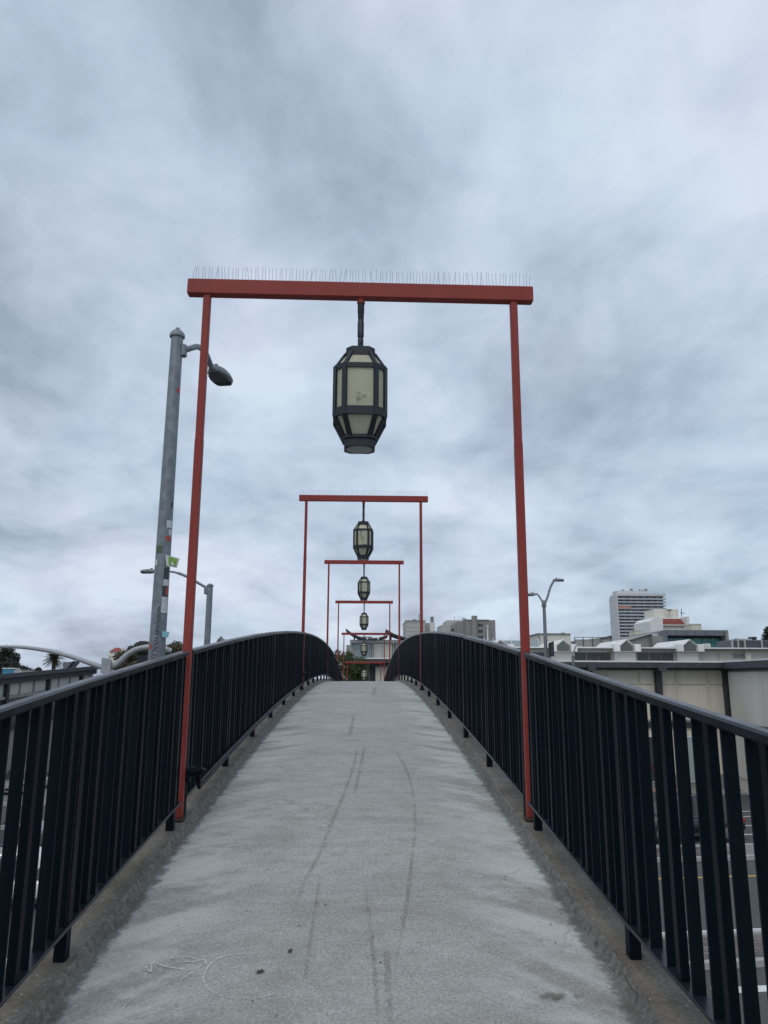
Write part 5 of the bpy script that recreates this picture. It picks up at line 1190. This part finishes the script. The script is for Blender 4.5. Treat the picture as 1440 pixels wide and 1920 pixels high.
tpx('dark_tree', 'dark low tree mass at the left edge below the cypress', 18, 1238, 88, 140, 0, 5000, 0.45, 'leaf_dark', 'dark trees beyond the left roof', 8, 0.5, cl=26, trunk=0.3)
tpx('dark_tree', 'small round dark tree between the roof cabinet and the palm', 68, 1249, 28, 130, 0, 3000, 0.3, 'leaf_dark', 'dark trees beyond the left roof', 9, 0.8, cl=18, trunk=0.2)
tpx('dark_tree', 'small dark tree beyond the teal glazed block on the right', 1375, 1195, 20, 220, 0, 2200, 0.4, 'leaf_dark', 'dark trees on the right skyline', 10, 1.0, cl=16)
tpx('dark_tree', 'large dark tree cut by the right edge of the frame', 1448, 1174, 46, 260, 0, 4500, 0.6, 'leaf_dark', 'dark trees on the right skyline', 11, 0.9, cl=22, trunk=0.3)
# palm
Yl = 165.0; pc = P(102, 1236, Yl); t = thing('palm_tree', 'palm with drooping fronds above the left roof', 'tree', (pc.x, Yl, 0))
MB().tube([(pc.x, Yl, 0), (pc.x, Yl, pc.z*0.5), (pc.x, Yl, pc.z)], [0.45, 0.38, 0.42], 12).build('trunk', M['bark'], t, True)
rnd = random.Random(3)
for i in range(95):
    a = rnd.uniform(0, 2*math.pi); el = rnd.uniform(-0.75, 1.35); L = rnd.uniform(1.9, 2.6); d_ = Vector((math.cos(a)*math.cos(el), math.sin(a)*math.cos(el), math.sin(el)))
    mb = MB(); pts = []
    for q in range(7):
        s = q/6; p = Vector((pc.x, Yl, pc.z))+d_*L*s+Vector((0, 0, -0.9*s*s*math.cos(el))); pts.append(p)
    sdv = d_.cross(Vector((0, 0, 1)));  sdv = sdv.normalized() if sdv.length > 0.01 else Vector((1, 0, 0))
    mb.tube(pts, [0.03]*6+[0.01], 3, False)
    for q in range(1, 12):
        s = q/11.5; k_ = s*6; p = pts[int(k_)].lerp(pts[min(6, int(k_)+1)], k_-int(k_)); ll = 0.42*math.sin(math.pi*(0.15+0.8*s))
        for sg in (-1, 1):
            e_ = p+sdv*sg*ll+d_*0.22-Vector((0, 0, 0.16)); wv = d_*0.08
            mb.add([p-wv, p+wv, e_], [(0, 1, 2)])
    mb.build('frond', M['frond'], t)

# ------------------------------------------------------------------ cars
CP = {'black': car_paint('black_car_paint', (0.012, 0.013, 0.016)), 'red': car_paint('red_car_paint', (0.34, 0.02, 0.018)), 'silver': car_paint('silver_car_paint', (0.42, 0.43, 0.44)), 'white': car_paint('white_car_paint', (0.7, 0.7, 0.69)), 'grey': car_paint('grey_car_paint', (0.06, 0.065, 0.07))}
def car(label, paint, x, y, ang, L=4.6, W=1.85, H=1.5, suv=False):
    t = thing('parked_car' if False else 'car', label, 'car', (x, y, 0), 'cars on the street below'); t.rotation_euler = (0, 0, ang)
    zb = 0.28 if suv else 0.2; zs = 0.98 if suv else 0.84; hw = W/2
    def ring(xc, w_, z0, z1, n=20, e_=0.35):
        r = []
        for k_ in range(n):
            a = 2*math.pi*k_/n; cx, cz = math.cos(a), math.sin(a)
            r.append((xc, w_*math.copysign(abs(cx)**e_, cx), (z0+z1)/2+(z1-z0)/2*math.copysign(abs(cz)**(e_*1.3), cz)))
        return r
    h = L/2
    st_ = [(-h, 0.72, zb+0.18, zs-0.22), (-h+0.06, 0.86, zb+0.08, zs-0.10), (-h+0.35, 0.97, zb+0.02, zs), (-h+1.0, 1.0, zb, zs+0.02), (-0.2, 1.0, zb, zs+0.01), (h-1.35, 1.0, zb, zs-0.02), (h-0.6, 0.96, zb+0.02, zs-0.10), (h-0.14, 0.86, zb+0.08, zs-0.20), (h, 0.70, zb+0.16, zs-0.32)]
    body = MB().loft([ring(a, hw*b_, c_, d_) for a, b_, c_, d_ in st_]).build('body', CP[paint], t, True, True)
    for sx in (-1, 1):      # arches, sills
        MB().box(-h+1.25, h-1.35, sx*hw-0.02 if sx > 0 else -hw-0.01, hw+0.01 if sx > 0 else -hw+0.02, zb-0.02, zb+0.10).build('sill', M['darkpl'], body, local=True)
    gh = [(-h+0.12 if suv else -h+0.75, 0.80, zs-0.06, zs), (-h+0.45 if suv else -h+1.15, 0.82, zs-0.06, H-0.14), (-h+0.8 if suv else -h+1.6, 0.80, zs-0.06, H-0.02), (-0.1, 0.80, zs-0.06, H), (h-2.0, 0.80, zs-0.06, H-0.06), (h-1.65, 0.84, zs-0.06, H-0.26), (h-1.15, 0.88, zs-0.08, zs+0.0)]
    def gr(xc, w_, z0, z1):
        t_ = (z1-z0)/(H-zs)
        return [(xc, -hw*w_*1.08, z0), (xc, hw*w_*1.08, z0), (xc, hw*w_*(1.08-0.16*t_), z0+(z1-z0)*0.8), (xc, hw*w_*(0.95-0.16*t_), z1), (xc, -hw*w_*(0.95-0.16*t_), z1), (xc, -hw*w_*(1.08-0.16*t_), z0+(z1-z0)*0.8)]
    cab = MB().loft([gr(*g_) for g_ in gh]).build('windows', M['win'], t, False, True)
    rf = [(a, b_*0.985, z1-0.035, z1+0.018) for a, b_, z0, z1 in gh[1:6]]
    MB().loft([[(a, -hw*b_*0.86, z0), (a, hw*b_*0.86, z0), (a, hw*b_*0.80, z1), (a, -hw*b_*0.80, z1)] for a, b_, z0, z1 in rf]).build('roof', CP[paint], t, True, True)
    for xp in (gh[2][0]+0.1, -0.15, h-1.75):
        for sx in (-1, 1): MB().beam((xp+(0.25 if xp > 0.2 else 0), sx*hw*0.875, zs-0.04), (xp, sx*hw*0.735, H-0.07), 0.09, 0.03, (0, sx, 0.3)).build('pillar', CP[paint], t, local=True)
    for sx in (-1, 1): MB().beam((-h+0.9, sx*hw*0.91, zs+0.015), (h-1.3, sx*hw*0.935, zs-0.005), 0.03, 0.025).build('window_trim', M['chrome'], t, local=True)
    wr = 0.36 if suv else 0.32
    for xw in (-h+0.88, h-0.92):
        for sx in (-1, 1):
            yc = sx*(hw-0.10); rg = [[(xw+r*math.cos(2*math.pi*k_/24), yc+o, wr+r*math.sin(2*math.pi*k_/24)) for k_ in range(24)] for o, r in ((-0.115, wr-0.04), (-0.10, wr), (0.10, wr), (0.115, wr-0.04))]
            wh = MB().loft(rg).build('wheel', M['tyre'], t, True, True)
            rm = MB(); rm.loft([[(xw+r*math.cos(2*math.pi*k_/20), yc+sx*o, wr+r*math.sin(2*math.pi*k_/20)) for k_ in range(20)] for o, r in ((0.117, wr*0.64), (0.10, wr*0.6))])
            for k_ in range(5):
                a = 2*math.pi*k_/5; rm.beam((xw, yc+sx*0.12, wr), (xw+wr*0.6*math.cos(a), yc+sx*0.12, wr+wr*0.6*math.sin(a)), 0.05, 0.02, (0, 1, 0))
            rm.build('rim', M['rim'], wh, local=True)
    for sx in (-1, 1):
        MB().cbox((-h+0.10, sx*hw*0.70, zs-0.18), 0.16, 0.36, 0.14, 0.03).build('tail_light', M['redlamp'], t, local=True)
        MB().cbox((h-0.13, sx*hw*0.66, zs-0.30), 0.18, 0.36, 0.12, 0.03).build('headlight', M['chrome'], t, local=True)
        MB().cbox((h-1.45, sx*(hw+0.06), zs+0.06), 0.12, 0.18, 0.12, 0.02).build('wing_mirror', CP[paint], t, local=True)
    MB().cbox((h-0.05, 0, zs-0.40), 0.08, 0.9, 0.16, 0.02).build('grille', M['darkpl'], t, local=True)
    MB().cbox((-h+0.02, 0, zs-0.40), 0.04, 0.5, 0.12, 0.01).build('number_plate', M['white'], t, local=True)
    return t
q = P(1287, 1560, 33.6); car('black off-roader with chrome window trim seen through the right railing', 'black', q.x, 33.9, RA+math.pi, 4.7, 1.9, 1.75, True)
q = P(1280, 1530, 37.3); car('red saloon behind the black off-roader through the right railing', 'red', q.x, 37.6, RA, 4.5, 1.8, 1.45)
car('silver saloon parked before the shop row seen through the left railing', 'silver', -19.3, 47.0, RA+R(84), 4.5, 1.8, 1.48)
car('white saloon seen through the nearest left railing on the street below', 'white', P(35, 1660, 24.5).x, 24.8, RA, 4.5, 1.8, 1.45)
car('dark grey saloon beyond the white one through the nearest left railing', 'grey', P(52, 1590, 29.5).x, 29.4, RA, 4.5, 1.8, 1.45)
